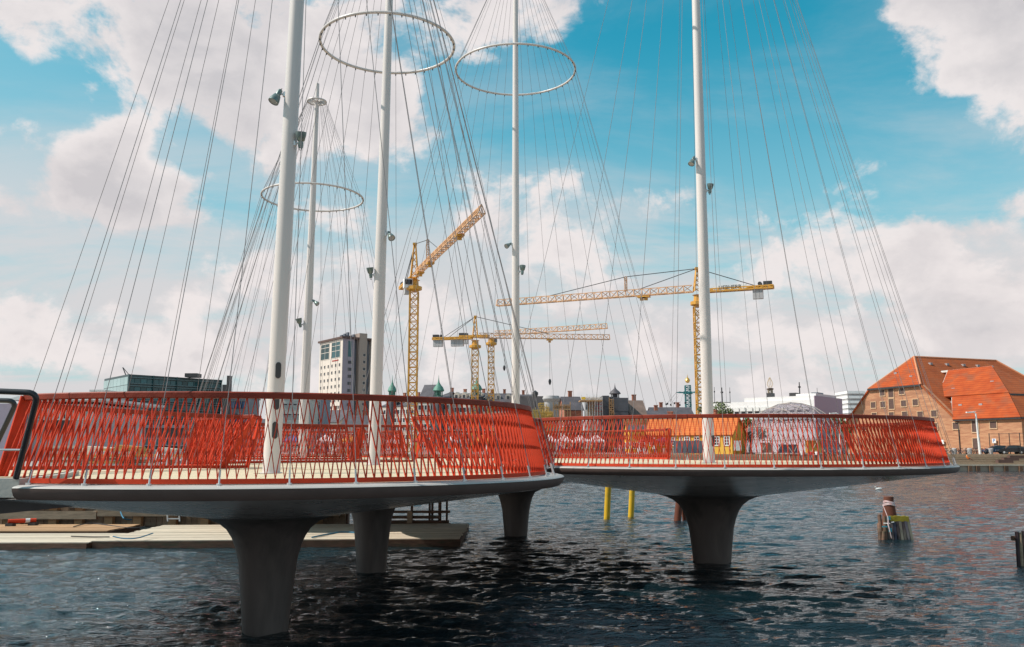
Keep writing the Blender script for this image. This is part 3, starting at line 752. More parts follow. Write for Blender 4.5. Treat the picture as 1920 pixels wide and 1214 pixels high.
    sk = MB(); sk.box((0, 0, -.1), (.6, .75, .45)); sk = sk.mesh('skylight', mat('skylight_grey', (.33, .30, .30), .5))
    def on(a, b, z): inst('skylight', sk, t, Matrix.Translation(W_(a, b, z)) @ Matrix.Rotation(rad(20), 4, 'Z'))
    for b in (8, 12.5, 17, 21): on(13.2, b, zr-1.6+.15)
    on(3.6, 3.0, ze+3.45); on(5.0, 8, ze+4.9); on(2.2, 2.2, ze+2.2)
    on(17, 2.6, 19.1); on(12, 1.7, 18.0)
    for a, b, z in ((4.5, 4.6, 15.0), (-3.6, 5.5, 15.85), (.4, 1.6, 11.6), (-4.2, 1.5, 11.5), (1.6, .6, 10.0), (-3.6, .6, 10.1)): on(a, b, z+.1)
    ft = thing('metal_fence', 'tall thin metal fence beside the warehouse wall at the right edge', 'fence', W_(D+1, -3.2, GZ))
    for k in range(5):
        mb = MB(); mb.beam(W_(D+4-k*2, -3.2, GZ), W_(D+4-k*2, -3.2, GZ+3.6), .1, .1); part('post', mb, DARK, ft)
    for zz in (1.2, 3.5):
        mb = MB(); mb.beam(W_(D+4, -3.2, GZ+zz), W_(D-4, -3.2, GZ+zz), .06, .06); part('rail', mb, DARK, ft)
    for (px, py, lab) in ((1767, 829, 'small white sign on the warehouse wall'), (1867, 827, 'small blue and white parking sign with a P before the warehouse')):
        a, z = wall_hit(px, py); c = W_(a, -.4, z)
        st = thing('wall_sign', lab, 'sign', c)
        mb = MB(); mb.box(c, (.05, 1.5 if 'P' not in lab else .8, .8), rz=math.atan2(s.y, s.x)); part('plate', mb, FR, st)
        if 'P' in lab:
            fc = bpy.data.curves.new('sign_letter', 'FONT'); fc.body = 'P'; fc.size = .9; fc.extrude = .01; fc.align_x = 'CENTER'; fc.align_y = 'CENTER'
            fo = bpy.data.objects.new('tmp', fc); me = bpy.data.meshes.new_from_object(fo); bpy.data.objects.remove(fo)
            me.materials.clear(); me.materials.append(mat('sign_blue', (0.03, 0.12, 0.4), .6))
            Mx = Matrix((-u, Vector((0, 0, 1)), -s)).transposed().to_4x4(); Mx.translation = c-s*.05; inst('letter', me, st, Mx)
            mb = MB(); mb.beam(c+Vector((0, 0, -.4)), Vector((c.x, c.y, GZ)), .07, .07); part('pole', mb, DARK, st)
warehouse()

# ---------------------------------------------------------------- lamp posts on the far quay
for px, y, py0, py1, lab, lean in ((1838, 150, 776, 853, 'tall white lamp post on the quay steps in front of the brick warehouse', -.25), (1577, 150, 778, 853, 'tall white lamp post on the quay steps right of the glass dome', 0)):
    b = P(px, py1, y); z0 = b.z; z1 = zof(py0, y); t = thing('lamp_post', lab, 'lamp post', (b.x, y, z0), 'white lamp posts on the far quay')
    mb = MB(); mb.tube([(b.x, y, z0-.3), (b.x+lean, y, z1)], [.22, .13], 12); part('pole', mb, FR, t, smooth=True)
    mb = MB(); mb.tube([(b.x+lean, y, z1), (b.x+lean-.4, y, z1+.25), (b.x+lean-1.1, y, z1+.25)], .10, 8); mb.box((b.x+lean-1.2, y, z1+.22), (.8, .4, .2)); part('lamp_head', mb, FR, t)

# ---------------------------------------------------------------- cars and bicycles on the quay
def car(x, y, z, rz, colr, label, sc=1.0):
    t = thing('parked_car', label, 'car', (x, y, z), 'cars parked beside the brick warehouse')
    M = Matrix.Translation((x, y, z)) @ Matrix.Rotation(rz, 4, 'Z') @ Matrix.Scale(sc, 4)
    def g(mb): mb.v = [tuple(M @ Vector(v)) for v in mb.v]; return mb
    pm = mat('car_paint_'+colr[0], colr[1], .3, spec=.6, var=.03)
    def body(prof, hw, name, m):
        mb = MB(); n = len(prof); vs = []
        for sgn, k in ((-1, 1), (1, 1)):
            for px_, pz, w in prof: vs.append((px_, sgn*w, pz))
        fs = [tuple(range(n-1, -1, -1)), tuple(range(n, 2*n))]+[(i, (i+1) % n, n+(i+1) % n, n+i) for i in range(n)]
        mb.add(vs, fs); return part(name, g(mb), m, t)
    body([(-2.1, .35, .8), (2.1, .32, .8), (2.2, .55, .82), (2.05, .78, .82), (1.1, .95, .85), (-1.95, 1.0, .85), (-2.15, .8, .85), (-2.2, .5, .83)], .85, 'body', pm)
    body([(1.05, .94, .78), (.45, 1.38, .66), (-.2, 1.48, .64), (-1.3, 1.45, .64), (-1.98, 1.0, .76)], .7, 'cabin', mat('car_glass', (.03, .035, .04), .1))
    body([(.40, 1.40, .66), (-.2, 1.51, .64), (-1.25, 1.48, .64), (-1.45, 1.42, .64), (-1.2, 1.40, .64), (.3, 1.36, .65)], .7, 'roof', pm)
    for wx in (-1.35, 1.35):
        for sy in (-1, 1):
            mb = MB(); mb.tube([(wx, sy*.70, .32), (wx, sy*.88, .32)], .32, 16); w = part('wheel', g(mb), mat('tyre_rubber', (.02, .02, .02), .9), t)
            mb = MB(); mb.tube([(wx, sy*.86, .32), (wx, sy*.90, .32)], .18, 12); part('rim', g(mb), STEELW, w)
    for sy in (-1, 1):
        mb = MB(); mb.box((2.14, sy*.6, .66), (.1, .3, .14)); part('headlight', g(mb), GLASSL, t)
        mb = MB(); mb.box((-2.17, sy*.62, .78), (.08, .26, .2)); part('tail_light', g(mb), mat('tail_red', (.5, .02, .02), .4), t)
cy = 152.4
car(bx(1868, cy), cy, GZ, rad(175), ('blue', (.02, .055, .13)), 'dark blue hatchback parked in front of the brick warehouse')
car(bx(1895, cy-1.6), cy-1.6, GZ+.02, rad(172), ('black', (.02, .02, .025)), 'black car parked behind the blue hatchback')
car(bx(1925, cy), cy, GZ, rad(176), ('white', (.7, .7, .7)), 'white car cut by the right edge of the picture')
def bike_mesh():
    mb = MB()
    for x in (-.52, .52): mb.tube([(x+.34*math.cos(2*math.pi*k/14), 0, .34+.34*math.sin(2*math.pi*k/14)) for k in range(14)], .028, 5, closed=True, mi=1)
    A, Bp, Cc, Dd, E = (-.52, 0, .34), (-.1, 0, .30), (-.2, 0, .85), (.36, 0, .82), (.52, 0, .34)
    for a, b in ((A, Bp), (Bp, Cc), (Cc, A), (Cc, Dd), (Bp, Dd), (Dd, E), (Dd, (.34, 0, 1.0)), ((.34, -.25, 1.05), (.34, .25, 1.05)), (Cc, (-.22, 0, .95))): mb.tube([a, b], .024, 5)
    mb.box((-.22, 0, .97), (.28, .16, .07), mi=1)
    return mb
BK = bike_mesh(); BCOL = [mat('bicycle_frame_dark', (.04, .04, .05), .4), mat('bicycle_frame_red', (.3, .03, .02), .4), mat('bicycle_frame_pale', (.5, .5, .48), .4)]
TYRE = mat('tyre_rubber', (.02, .02, .02), .9)
bms = [BK.mesh('bicycle', [c, TYRE]) for c in BCOL]
for k in range(30):
    y = 151.2+random.uniform(0, .5)
    px = 1768+k*4.7+random.uniform(-1.5, 1.5)
    if k >= 20: px = 1560+(k-20)*19+random.uniform(-6, 6)
    o = bpy.data.objects.new('bicycle', bms[k % 3]); COL.objects.link(o); o.location = (bx(px, y), y, GZ); o.rotation_euler = (0, 0, rad(random.uniform(-50, 50)+90*(k % 2)))
    o['label'] = 'small bicycle parked in the long row on the quay before the brick warehouse' if k < 20 else 'small bicycle standing on the far quay behind the right hand railing'
    o['category'] = 'bicycle'; o['group'] = 'bicycles parked along the quay' if k < 20 else 'bicycles behind the railing'
for k, px in enumerate((1789, 1818, 1858)):
    y = 151.3; mb = MB(); mb.lathe([(0, 0), (.35, 0), (.42, .9), (.3, 1.0), (0, 1.02)], (bx(px, y), y, GZ), 14)
    solo('litter_bin', mb, CONC, ('leftmost', 'middle', 'rightmost')[k]+' of three grey litter bins along the bicycle row', 'bin', 'grey bins on the quay', smooth=True)
for k, (px, py) in enumerate(((1904, 859), (1893, 865), (1882, 871))):
    y = (146.6, 144.9, 143.1)[k]; zt_ = (1.89, 1.55, 1.21)[k]; mb = MB(); mb.box((bx(px, y), y, zt_+.25), (2.4, .9, .5)); solo('bench_block', mb, SHUT, ('highest', 'middle', 'lowest')[k]+' of three dark blocks set on the quay steps at the right', 'bench', 'dark blocks on the steps')

# ---------------------------------------------------------------- glass dome
def dome():
    y = 157.0; cx = bx(1488, y); c = Vector((cx, y, GZ+.1)); r = 9.05
    t = thing('geodesic_dome', 'transparent geodesic dome with pale struts behind the right hand platform', 'dome', (cx, y, GZ))
    bm = bmesh.new(); bmesh.ops.create_icosphere(bm, subdivisions=3, radius=r)
    bmesh.ops.rotate(bm, verts=bm.verts, cent=(0, 0, 0), matrix=Matrix.Rotation(rad(18), 3, 'Z'))
    gm = bpy.data.materials.new('dome_film'); gm.use_nodes = True; n = gm.node_tree.nodes; l = gm.node_tree.links
    tr = n.new('ShaderNodeBsdfTransparent'); mx = n.new('ShaderNodeMixShader'); lw = n.new('ShaderNodeLayerWeight'); lw.inputs[0].default_value = .35
    mr = n.new('ShaderNodeMapRange'); l.new(lw.outputs['Facing'], mr.inputs[0]); mr.inputs[3].default_value = .02; mr.inputs[4].default_value = .24
    nz = n.new('ShaderNodeTexNoise'); nz.inputs['Scale'].default_value = .5; cr = n.new('ShaderNodeMix'); cr.data_type = 'RGBA'; l.new(nz.outputs[0], cr.inputs[0]); cr.inputs[6].default_value = (.42, .36, .42, 1); cr.inputs[7].default_value = (.55, .50, .54, 1)
    p = n['Principled BSDF']; l.new(cr.outputs[2], p.inputs['Base Color']); p.inputs['Roughness'].default_value = .15
    tr.inputs[0].default_value = (.9, .88, .9, 1)
    l.new(mr.outputs[0], mx.inputs[0]); l.new(tr.outputs[0], mx.inputs[1]); l.new(p.outputs[0], mx.inputs[2]); l.new(mx.outputs[0], n['Material Output'].inputs[0])
    for f in bm.faces:
        if max(v.co.z for v in f.verts) < -.4: continue
        q = [v.co+c for v in f.verts]
        q = [Vector((a.x, a.y, max(a.z, GZ+.02))) for a in q]
        if (q[1]-q[0]).cross(q[2]-q[0]).length < .2: continue
        mb = MB(); mb.quadslab(q, .02); part('pane', mb, gm, t)
    st = MB(); st.tube([(0, 0, 0), (0, 0, 1)], .045, 5); me = st.mesh('strut', mat('dome_strut', (.46, .38, .33), .6))
    for e in bm.edges:
        a, b = e.verts[0].co+c, e.verts[1].co+c
        if a.z < GZ and b.z < GZ: continue
        if a.z < GZ: a = a.lerp(b, (GZ-a.z)/(b.z-a.z))
        if b.z < GZ: b = b.lerp(a, (GZ-b.z)/(a.z-b.z))
        d = b-a; M = d.to_track_quat('Z', 'Y').to_matrix().to_4x4(); M.translation = a
        inst('strut', me, t, M @ Matrix.Diagonal((1, 1, d.length, 1)))
    bm.free()
    mb = MB(); mb.lathe([(r*.99, 0), (r*.99, .25), (r*.94, .25)], (cx, y, GZ), 40); part('base_ring', mb, CONC, t)
    for k, (dx, dy, w, h, m, lab) in enumerate(((-4.5, 1, 1.6, 1.9, TIMBO, 'orange timber counter inside the left of the glass dome'), (3.2, -1, 2.4, 2.3, OCHRE, 'ochre cabinet inside the right of the glass dome'), (0, 3, 3.0, 1.6, DGLAZ, 'dark low bar inside the middle of the glass dome'))):
        mb = MB(); mb.box((cx+dx, y+dy, GZ+h/2), (w, 1.2, h)); mb.box((cx+dx, y+dy-.05, GZ+h+.05), (w+.2, 1.4, .1)); solo('counter', mb, m, lab, 'counter')
dome()

# ---------------------------------------------------------------- trees
def tree(px, y, z0, H, R, label, seed=1, group='green trees on the far shore'):
    rnd_ = random.Random(seed); x = bx(px, y); t = thing('leafy_tree', label, 'tree', (x, y, z0), group)
    mb = MB(); mb.tube([(x, y, z0), (x+.1, y, z0+H*.3), (x-.1, y, z0+H*.6)], [.28, .2, .08], 8)
    for k in range(7):
        a = rnd_.uniform(0, 6.28); q = Vector((x, y, z0+H*rnd_.uniform(.3, .55))); mb.tube([q, q+Vector((math.cos(a)*R*.6, math.sin(a)*R*.6, H*.25))], [.1, .03], 5)
    part('trunk', mb, TIMBD, t)
    mb = MB(); cl = [(Vector((rnd_.gauss(0, R*.42), rnd_.gauss(0, R*.42), rnd_.uniform(-.9, .9)*H*.27)), rnd_.uniform(.35, .7)*R*.55) for _ in range(20)]
    for c, r in cl:
        for _ in range(80):
            d = Vector((rnd_.gauss(0, 1), rnd_.gauss(0, 1), rnd_.gauss(0, 1))).normalized()*r*rnd_.uniform(.5, 1.1)
            p = Vector((x, y, z0+H*.66))+c+d; a = Vector((rnd_.gauss(0, 1), rnd_.gauss(0, 1), rnd_.gauss(0, 1))).normalized(); b = a.orthogonal().normalized(); s = rnd_.uniform(.16, .3)
            mb.add([p-a*s, p-b*s*.6, p+a*s, p+b*s*.6], [(0, 1, 2, 3)])
    part('crown', mb, mat('green_leaves', (.05, .085, .015), .7, vs=.8, col2=(.13, .15, .03)), t, kind='stuff')
tree(1352, 172, GZ, 10.2, 3.6, 'green tree rising behind the roof of the yellow house', 3)
tree(1407, 160, GZ, 6.6, 2.6, 'small olive green tree between yellow house and glass dome', 5)
tree(1580, 165, GZ, 7.0, 2.3, 'small dark tree at the right of the glass dome', 8)
tree(318, 150, GZ, 4.4, 2.2, 'bush with orange and green leaves beneath the teal glass office', 9)

# ---------------------------------------------------------------- yellow houses
TILEY = mat('bright_orange_tile', (0.55, 0.14, 0.025), .8, var=.15, vs=.6, rows=.4)
yw = pane_mesh(.8, 1.5, .14, GLD, FR, bars=2)
house('yellow_house', 'ochre yellow house with orange tile roof between right mast and glass dome', 'house', (30.4, 157.4, GZ), 9.2, 6.6, 3.45, rad(-35), 2.95, OCHRE, TILEY, wm=yw, rows=1, cols=5, wz=(.8, 1.5), sill=1.5, chim=1)
house('yellow_house', 'second ochre house with orange roof behind the yellow crane mast', 'house', (25.3, 165.5, GZ), 7.6, 6.5, 3.5, rad(-22), 3.0, OCHRE, TILEY, wm=yw, rows=1, cols=4, wz=(.8, 1.5), sill=1.5, chim=1)
mb = MB(); c = P(1383, 836, 152); mb.box((c.x, 152, c.z), (1.3, .1, 1.7)); solo('poster_board', mb, FR, 'white poster board with a black blot left of the glass dome', 'board')
for k in range(4):
    y = 152.5; x = bx(1272+k*17, y); mb = MB(); mb.box((x, y, GZ+1.2), (1.55, .12, 2.2)); solo('dark_hoarding', mb, DGLAZ, ('leftmost', 'second', 'third', 'rightmost')[k]+' of four dark hoarding panels under the yellow crane', 'hoarding', 'dark hoarding panels')

# ---------------------------------------------------------------- white office block
A_, B_, C_ = Vector((49.5, 216.4, 0)), Vector((69.0, 200.0, 0)), Vector((80.4, 213.6, 0)); D_ = A_+(C_-B_)
t = thing('white_office_building', 'long white office building with a row of dark windows and shade-toned end block', 'office building', (A_.x, A_.y, GZ))
zt = 14.6; dAB = (B_-A_).normalized(); dBC = (C_-B_).normalized(); LAB = (B_-A_).length
def wblock(a0, a1, b0, b1, z0, z1, m, name='wall'):
    q = [A_+dAB*a0+dBC*b0, A_+dAB*a1+dBC*b0, A_+dAB*a1+dBC*b1, A_+dAB*a0+dBC*b1]; mb = MB(); mb.prism([(v.x, v.y) for v in q], z0, z1); return part(name, mb, m, t)
wblock(-.5, LAB, 0, 17.7, GZ, zt, WPL); wblock(LAB*.32, LAB-.3, .5, 17, zt+.004, zt+.95, WPL); wblock(LAB*.80, LAB-.4, 2, 15, zt+.96, zt+1.5, WPL)
mb = MB(); mb.quadslab([B_+Vector((.02, -.02, GZ)), C_+Vector((.02, -.02, GZ)), C_+Vector((.02, -.02, zt+.9)), B_+Vector((.02, -.02, zt+.9))], .15); part('shaded_end_panel', mb, mat('white_render_in_shade', (.42, .33, .40), .8, var=.04), t)  # end wall of the white block, its shade put into the panel colour
wblock(LAB-3, LAB-1.6, 6, 10, zt+1.51, zt+2.0, DGLAZ, 'plant_room'); wblock(LAB*.5, LAB*.5+1.2, 3, 5, zt+.96, zt+2.1, DARK, 'plant_room'); wblock(LAB*.72, LAB*.72+1.6, 3, 5, zt+.96, zt+1.9, DARK, 'plant_room')
me = pane_mesh(1.15, .62, .12, GLD, FR); mo = MB().box((0, -.25, .7), (1.35, .3, .9)).mesh('sunshade', FR)
MA, _ = faceM((A_.x, A_.y), (B_.x, B_.y), 0)
for k in range(14):
    for zz in (12.0, 10.0): inst('window', me, t, MA @ Matrix.Translation((1.2+k*1.72, -.05, zz))); inst('sunshade', mo, t, MA @ Matrix.Translation((1.2+k*1.72, -.05, zz+.1)))
y = 206.0
for px, py0, lab in ((1340, 726, 'leftmost thin antenna on the white office roof'), (1354, 727, 'thicker middle antenna on the white office roof'), (1369, 727, 'right one of the three antennas at the office roof end'), (1500, 717, 'antenna mast with small dishes on the office roof'), (1533, 728, 'thin antenna over the shade-toned end block')):
    w = .05 if px in (1340, 1369, 1533) else .12
    x = P(px, 750, y+4).x; mb = MB(); mb.tube([(x, y+4, zof(757, y+4)), (x, y+4, zof(py0, y+4))], [w*1.6, w], 6); mb.box((x, y+4, zof(py0+9, y+4)), (w*5, .2, .35)); solo('roof_antenna', mb, DARK, lab, 'antenna', 'antennas on the office roof')
mb = MB(); x0, x1 = P(1338, 756, y+3).x, P(1369, 756, y+3).x; mb.beam((x0, y+3, zof(755, y+3)), (x1, y+3, zof(755, y+3)), .5, .15); solo('roof_gantry', mb, DARK, 'dark gantry under the antennas of the white office', 'gantry')

t = thing('distant_tower_block', 'pale striped tower block seen between shade-toned office end and brick warehouse', 'tower block', (bx(1610, 420), 420, GZ))
x0, x1 = bx(1594, 420), bx(1628, 420); zt = zof(736, 420)
mb = MB(); mb.box(((x0+x1)/2, 428, (GZ+zt)/2), (x1-x0-.6, 15, zt-GZ)); part('wall', mb, CONC, t)
for k in range(12):
    z = zt-k*2.3; mb = MB(); mb.box(((x0+x1)/2, 427.5, z), (x1-x0, 16, 1.25)); part('balcony_band', mb, WPL, t)

# ---------------------------------------------------------------- amusement towers
def ride_tower(px, ytop, D, label, kind):
    x = bx(px, D); zt = zof(ytop, D); t = thing('amusement_tower', label, 'tower', (x, D, GZ))
    w = 1.7 if kind == 0 else 1.1; mb = MB()
    for sx in (-1, 1):
        for sy in (-1, 1): mb.beam((x+sx*w, D+sy*w, GZ), (x+sx*w, D+sy*w, zt-7), .5, .5)
    n = 30
    for k in range(n):
        z0 = GZ+(zt-7-GZ)*k/n; z1 = GZ+(zt-7-GZ)*(k+1)/n; s = 1 if k % 2 else -1
        mb.beam((x-s*w, D-w, z0), (x+s*w, D-w, z1), .4, .4); mb.beam((x-w, D-s*w, z0), (x-w, D+s*w, z1), .4, .4); mb.beam((x-w, D-w, z1), (x+w, D-w, z1), .4, .4)
    part('lattice', mb, mat('lattice_green', (.03, .16, .17), .5) if kind == 0 else mat('lattice_brown', (.32, .25, .18), .6), t)
    if kind == 0:
        mb = MB(); mb.lathe([(0, -2.0), (1.2, -1.5), (1.75, -.0), (1.2, 1.3), (.4, 1.9), (.15, 3.4), (0, 4.6)], (x, D, zt-3.5), 18); part('ball', mb, GOLD, t, smooth=True)
        zc_ = zof(737, D); mb = MB()
        for k in range(12): a = k*math.pi/6; mb.beam((x, D, zc_), (x+8*math.cos(a), D+8*math.sin(a), zc_+.4), .35, .5)
        mb.lathe([(1.6, -.8), (3.2, -.8), (3.2, .8), (1.6, .8)], (x, D, zc_), 16); part('carousel', mb, mat('lattice_green', (.03, .16, .17), .5), t)
        for k in range(12):
            a = k*math.pi/6+.2; q = Vector((x+8*math.cos(a), D+8*math.sin(a), zc_+.4)); e = q+Vector((7*math.cos(a), 7*math.sin(a), -8)); mb = MB(); mb.tube([q, e], .05, 4); mb.box(e, (1.0, .8, 1.3)); part('swing_seat', mb, DARK, t)
    else:
        mb = MB()
        for k in range(6):
            a = k*math.pi/3; mb.tube([(x+r*math.cos(a), D+r*math.sin(a), zt-8+h) for r, h in ((1.0, 1.5), (1.9, 3.4), (1.6, 5.0), (0.2, 8.0))], .14, 5)
        part('flame_cage', mb, mat('pale_gold', (.6, .45, .3), .5), t)
        mb = MB(); mb.box((x, D, zt-7.5), (3.4, 3.4, .8)); mb.box((x, D, zt-12.5), (4.0, 4.0, 1.2)); part('gondola', mb, SHUT, t)
ride_tower(1293, 704, 600, 'teal lattice ride tower with golden ball and swinging seats left of the crane', 0)
ride_tower(1449, 708, 560, 'brown ride tower with open flame shaped crown above the white office', 1)

# ---------------------------------------------------------------- slim hotel tower at the left
def hotel():
    D = 420; C0 = Vector((bx(637, D), D, 0)); Ld = Vector((-.6, .8, 0)); Rd = Vector((.8, .6, 0)); LL, RL = 26.0, 19.6
    t = thing('hotel_tower', 'tall cream hotel tower with small square windows between two masts', 'hotel tower', (C0.x, C0.y, GZ)); zt = zof(631, D)
    def box2(a0, a1, b0, b1, z0, z1, name, m):
        p = [C0+Rd*a0+Ld*b0, C0+Rd*a1+Ld*b0, C0+Rd*a1+Ld*b1, C0+Rd*a0+Ld*b1]; mb = MB(); mb.prism([(q.x, q.y) for q in p], z0, z1); return part(name, mb, m, t)
    box2(0, 6.3, 0, LL, GZ, zt-1, 'wall', CREAM)
    box2(.15, 6.25, -.12, 0, GZ, zt-1, 'shaded_side_panel', CREAM_SHADE)
    box2(6.3, 8.6, 2.5, LL, GZ, zt-1, 'recess_wall', DGLAZ)
    box2(8.6, 12.8, -.6, LL-2, GZ, zt+2.2, 'stair_core', mat('beige_core', (.34, .26, .22), .8, var=.06))
    box2(12.8, 15.6, 2.5, LL, GZ, zt-1, 'recess_wall', DGLAZ)
    box2(15.6, RL, 0, LL, GZ, zt-1, 'wall', CREAM); box2(15.65, RL-.05, -.12, 0, GZ, zt-1, 'shaded_side_panel', CREAM_SHADE)
    for a0, a1 in ((-.8, 8.5), (12.9, RL+.7)): box2(a0, a1, -.9, LL+.8, zt-.98, zt, 'roof_slab', SHUT)
    for k in range(5): box2(1.2+k*1.6, 2.2+k*1.6, 4, 6, zt+.004, zt+1.2+(k % 3)*.8, 'roof_plant', DGLAZ)
    M, _ = faceM(tuple(C0+Ld*LL)[:2], tuple(C0)[:2], 0)
    me = pane_mesh(1.35, 1.5, .08, GLD, CREAM)
    for i in range(6):
        for j in range(15): inst('window', me, t, M @ Matrix.Translation((2.4+i*4.15, -.04, zt-13.6-j*3.42)))
    for i in range(2):
        x0 = 1.8+i*12.2; mb = MB(); mb.box((0, 0, 0), (9.6, .12, 7.8)); meb = mb.mesh('panorama_glass', GLT); inst('panorama_glass', meb, t, M @ Matrix.Translation((x0+4.8, -.05, zt-6.0)))
        for zz in (-3.9, -.5, 2.0, 3.9): inst('floor_band', MB().box((0, 0, 0), (9.8, .2, .22)).mesh('floor_band', CREAM), t, M @ Matrix.Translation((x0+4.8, -.06, zt-6.0+zz)))
        for xx in (-4.8, 0, 4.8): inst('mullion', MB().box((0, 0, 0), (.2, .2, 7.8)).mesh('mullion', CREAM), t, M @ Matrix.Translation((x0+4.8+xx, -.07, zt-6.0)))
    inst('lettering', MB().box((0, 0, 0), (7.0, .1, .6)).mesh('lettering', mat('letter_red', (.35, .04, .03), .6)), t, M @ Matrix.Translation((18.4, -.08, zt-11.2)))
    M2, _ = faceM(tuple(C0)[:2], tuple(C0+Rd*RL)[:2], 0)
    me2 = pane_mesh(1.9, 1.6, .1, GLD, CREAM_SHADE)
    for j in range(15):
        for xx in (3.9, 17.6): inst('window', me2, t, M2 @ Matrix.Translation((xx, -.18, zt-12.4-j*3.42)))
        inst('window', me, t, M2 @ Matrix.Translation((11.4, -.66, zt-8.5-j*3.42)))
    for xx in (3.9, 17.6): inst('panorama_glass', MB().box((0, 0, 0), (2.0, .12, 7.6)).mesh('panorama_glass', GLT), t, M2 @ Matrix.Translation((xx, -.16, zt-5.9)))
hotel()

# ---------------------------------------------------------------- teal glass office
def glass_office():
    A = P(190, 800, 214); Bc = P(235, 800, 200); Cc = P(410, 800, 217)
    t = thing('glass_office', 'teal glass office block with horizontal bands behind the left railing', 'office building', (Bc.x, Bc.y, GZ)); zt = zof(702, 200)
    dR = (Cc-Bc).normalized(); dR.z = 0; dL = (A-Bc); dL.z = 0
    back = Vector((dL.x, dL.y, 0)); D_ = A+Vector((Cc.x-Bc.x, Cc.y-Bc.y, 0))
    mb = MB(); mb.prism([(Bc.x, Bc.y), (Cc.x, Cc.y), (D_.x, D_.y), (A.x, A.y)], GZ, zt); part('core', mb, mat('dark_teal_core', (.015, .05, .055), .3), t)
    M, ln = faceM((Bc.x, Bc.y), (Cc.x, Cc.y), 0); nf = 9; fh = (zt-GZ-.6)/nf; nb = 16
    meg = MB().box((0, 0, 0), (ln/nb-.12, .1, fh*.52)).mesh('pane', GLT)
    meb = MB().box((0, 0, 0), (ln, .34, fh*.10)).mesh('floor_edge', mat('floor_edge_grey', (.10, .16, .17), .5))
    for j in range(nf):
        z = zt-.5-fh*(j+.5)
        inst('floor_edge', meb, t, M @ Matrix.Translation((ln/2, -.18, z+fh*.42))); inst('floor_edge', meb, t, M @ Matrix.Translation((ln/2, -.18, z-fh*.30)))
        for i in range(nb): inst('pane', meg, t, M @ Matrix.Translation(((i+.5)*ln/nb, -.06, z)))
    mev = MB().box((0, 0, 0), (.16, .5, zt-GZ)).mesh('mullion', mat('dark_teal_core', (.015, .05, .055), .3))
    for i in range(0, nb+1, 4): inst('mullion', mev, t, M @ Matrix.Translation((i*ln/nb, -.27, (zt+GZ)/2)))
    M, ln = faceM((A.x, A.y), (Bc.x, Bc.y), 0); nb = 7
    meg = MB().box((0, 0, 0), (ln/nb-.1, .1, fh-.12)).mesh('pane', GLP)  # sunlit side, its brightness put into the paler glass colour
    for j in range(nf):
        for i in range(nb): inst('pane', meg, t, M @ Matrix.Translation(((i+.5)*ln/nb, -.06, zt-.5-fh*(j+.5))))
    mb = MB(); mb.box((bx(340, 205), 210, zt+.5), (3, 3, .9)); part('roof_unit', mb, DARK, t)
    mb = MB(); q = Vector((bx(221, 205), 207, zt)); mb.tube([q, q+Vector((-1.0, 0, 2.2))], .12, 5); mb.tube([q+Vector((1.0, 0, 0)), q+Vector((-.9, 0, 2.1))], .08, 5); part('davit', mb, DARK, t)
glass_office()
t = thing('brick_chimney', 'dark stubby twin chimney right of the teal glass office', 'chimney', (bx(421, 210), 210, GZ))
for px0, px1, py in ((413, 427, 722), (420, 426, 705)):
    x0, x1 = bx(px0, 210), bx(px1, 210); mb = MB(); mb.box(((x0+x1)/2, 210+(px0-413)*.05, (GZ+zof(py, 210))/2), (x1-x0, 1.6, zof(py, 210)-GZ)); part('stack', mb, DARK, t)
def block(name, label, px0, px1, pyt, D, dep, m, fl, nb, wz, wm=GLD, fm=FR, cat='building', rz=0.0, wnf=None):
    x0, x1 = bx(px0, D), bx(px1, D); zt = zof(pyt, D); t = thing(name, label, cat, (x0, D, GZ))
    M = Matrix.Translation((x0, D, GZ)) @ Matrix.Rotation(rz, 4, 'Z'); w = x1-x0; mb = MB(); mb.prism([(0, 0), (w, 0), (w, dep), (0, dep)], 0, zt-GZ); mb.v = [tuple(M @ Vector(v)) for v in mb.v]; part('wall', mb, m, t)
    mb = MB(); mb.prism([(-.2, -.2), (w+.2, -.2), (w+.2, dep+.2), (-.2, dep+.2)], zt-GZ+.004, zt-GZ+.35); mb.v = [tuple(M @ Vector(v)) for v in mb.v]; part('parapet', mb, fm, t)
    me = pane_mesh(wz[0], wz[1], .1, wm, fm); fh = (zt-GZ-.6)/fl
    for j in range(fl):
        for i in range(nb): inst('window', me, t, M @ Matrix.Translation(((i+.5)*w/nb, -.04, .4+fh*(j+.5))))
    return t, M
block('blue_glass_building', 'small blue glass building beside the dark chimney', 429, 456, 746, 215, 12, DGLAZ, 4, 4, (.75, 1.7), mat('blue_glass', (.05, .10, .20), .1), DARK)
block('grey_office', 'grey office with wavy drawn lines on its facade between the left masts', 528, 572, 748, 230, 14, mat('scribbled_panel', (.30, .30, .29), .7, vs=1.5, col2=(.55, .54, .50), stretch=(.3, 1, 3)), 5, 5, (.9, .5), DARK, CONC)
block('grey_office', 'darker blue topped office left of the hotel tower foot', 556, 597, 746, 245, 14, mat('blue_grey_wall', (.14, .18, .24), .6), 6, 5, (1.0, .9), GLD, CONC)
block('balcony_building', 'pale block with stacked white balconies beside the teal office', 163, 188, 735, 150, 9, CONC, 7, 2, (1.5, .9), GLD, FR)

block('boat_shed', 'long dark boat shed beneath the teal glass office', 212, 405, 803, 100, 8, DARK, 1, 9, (2.2, .8), GLT, DGLAZ)
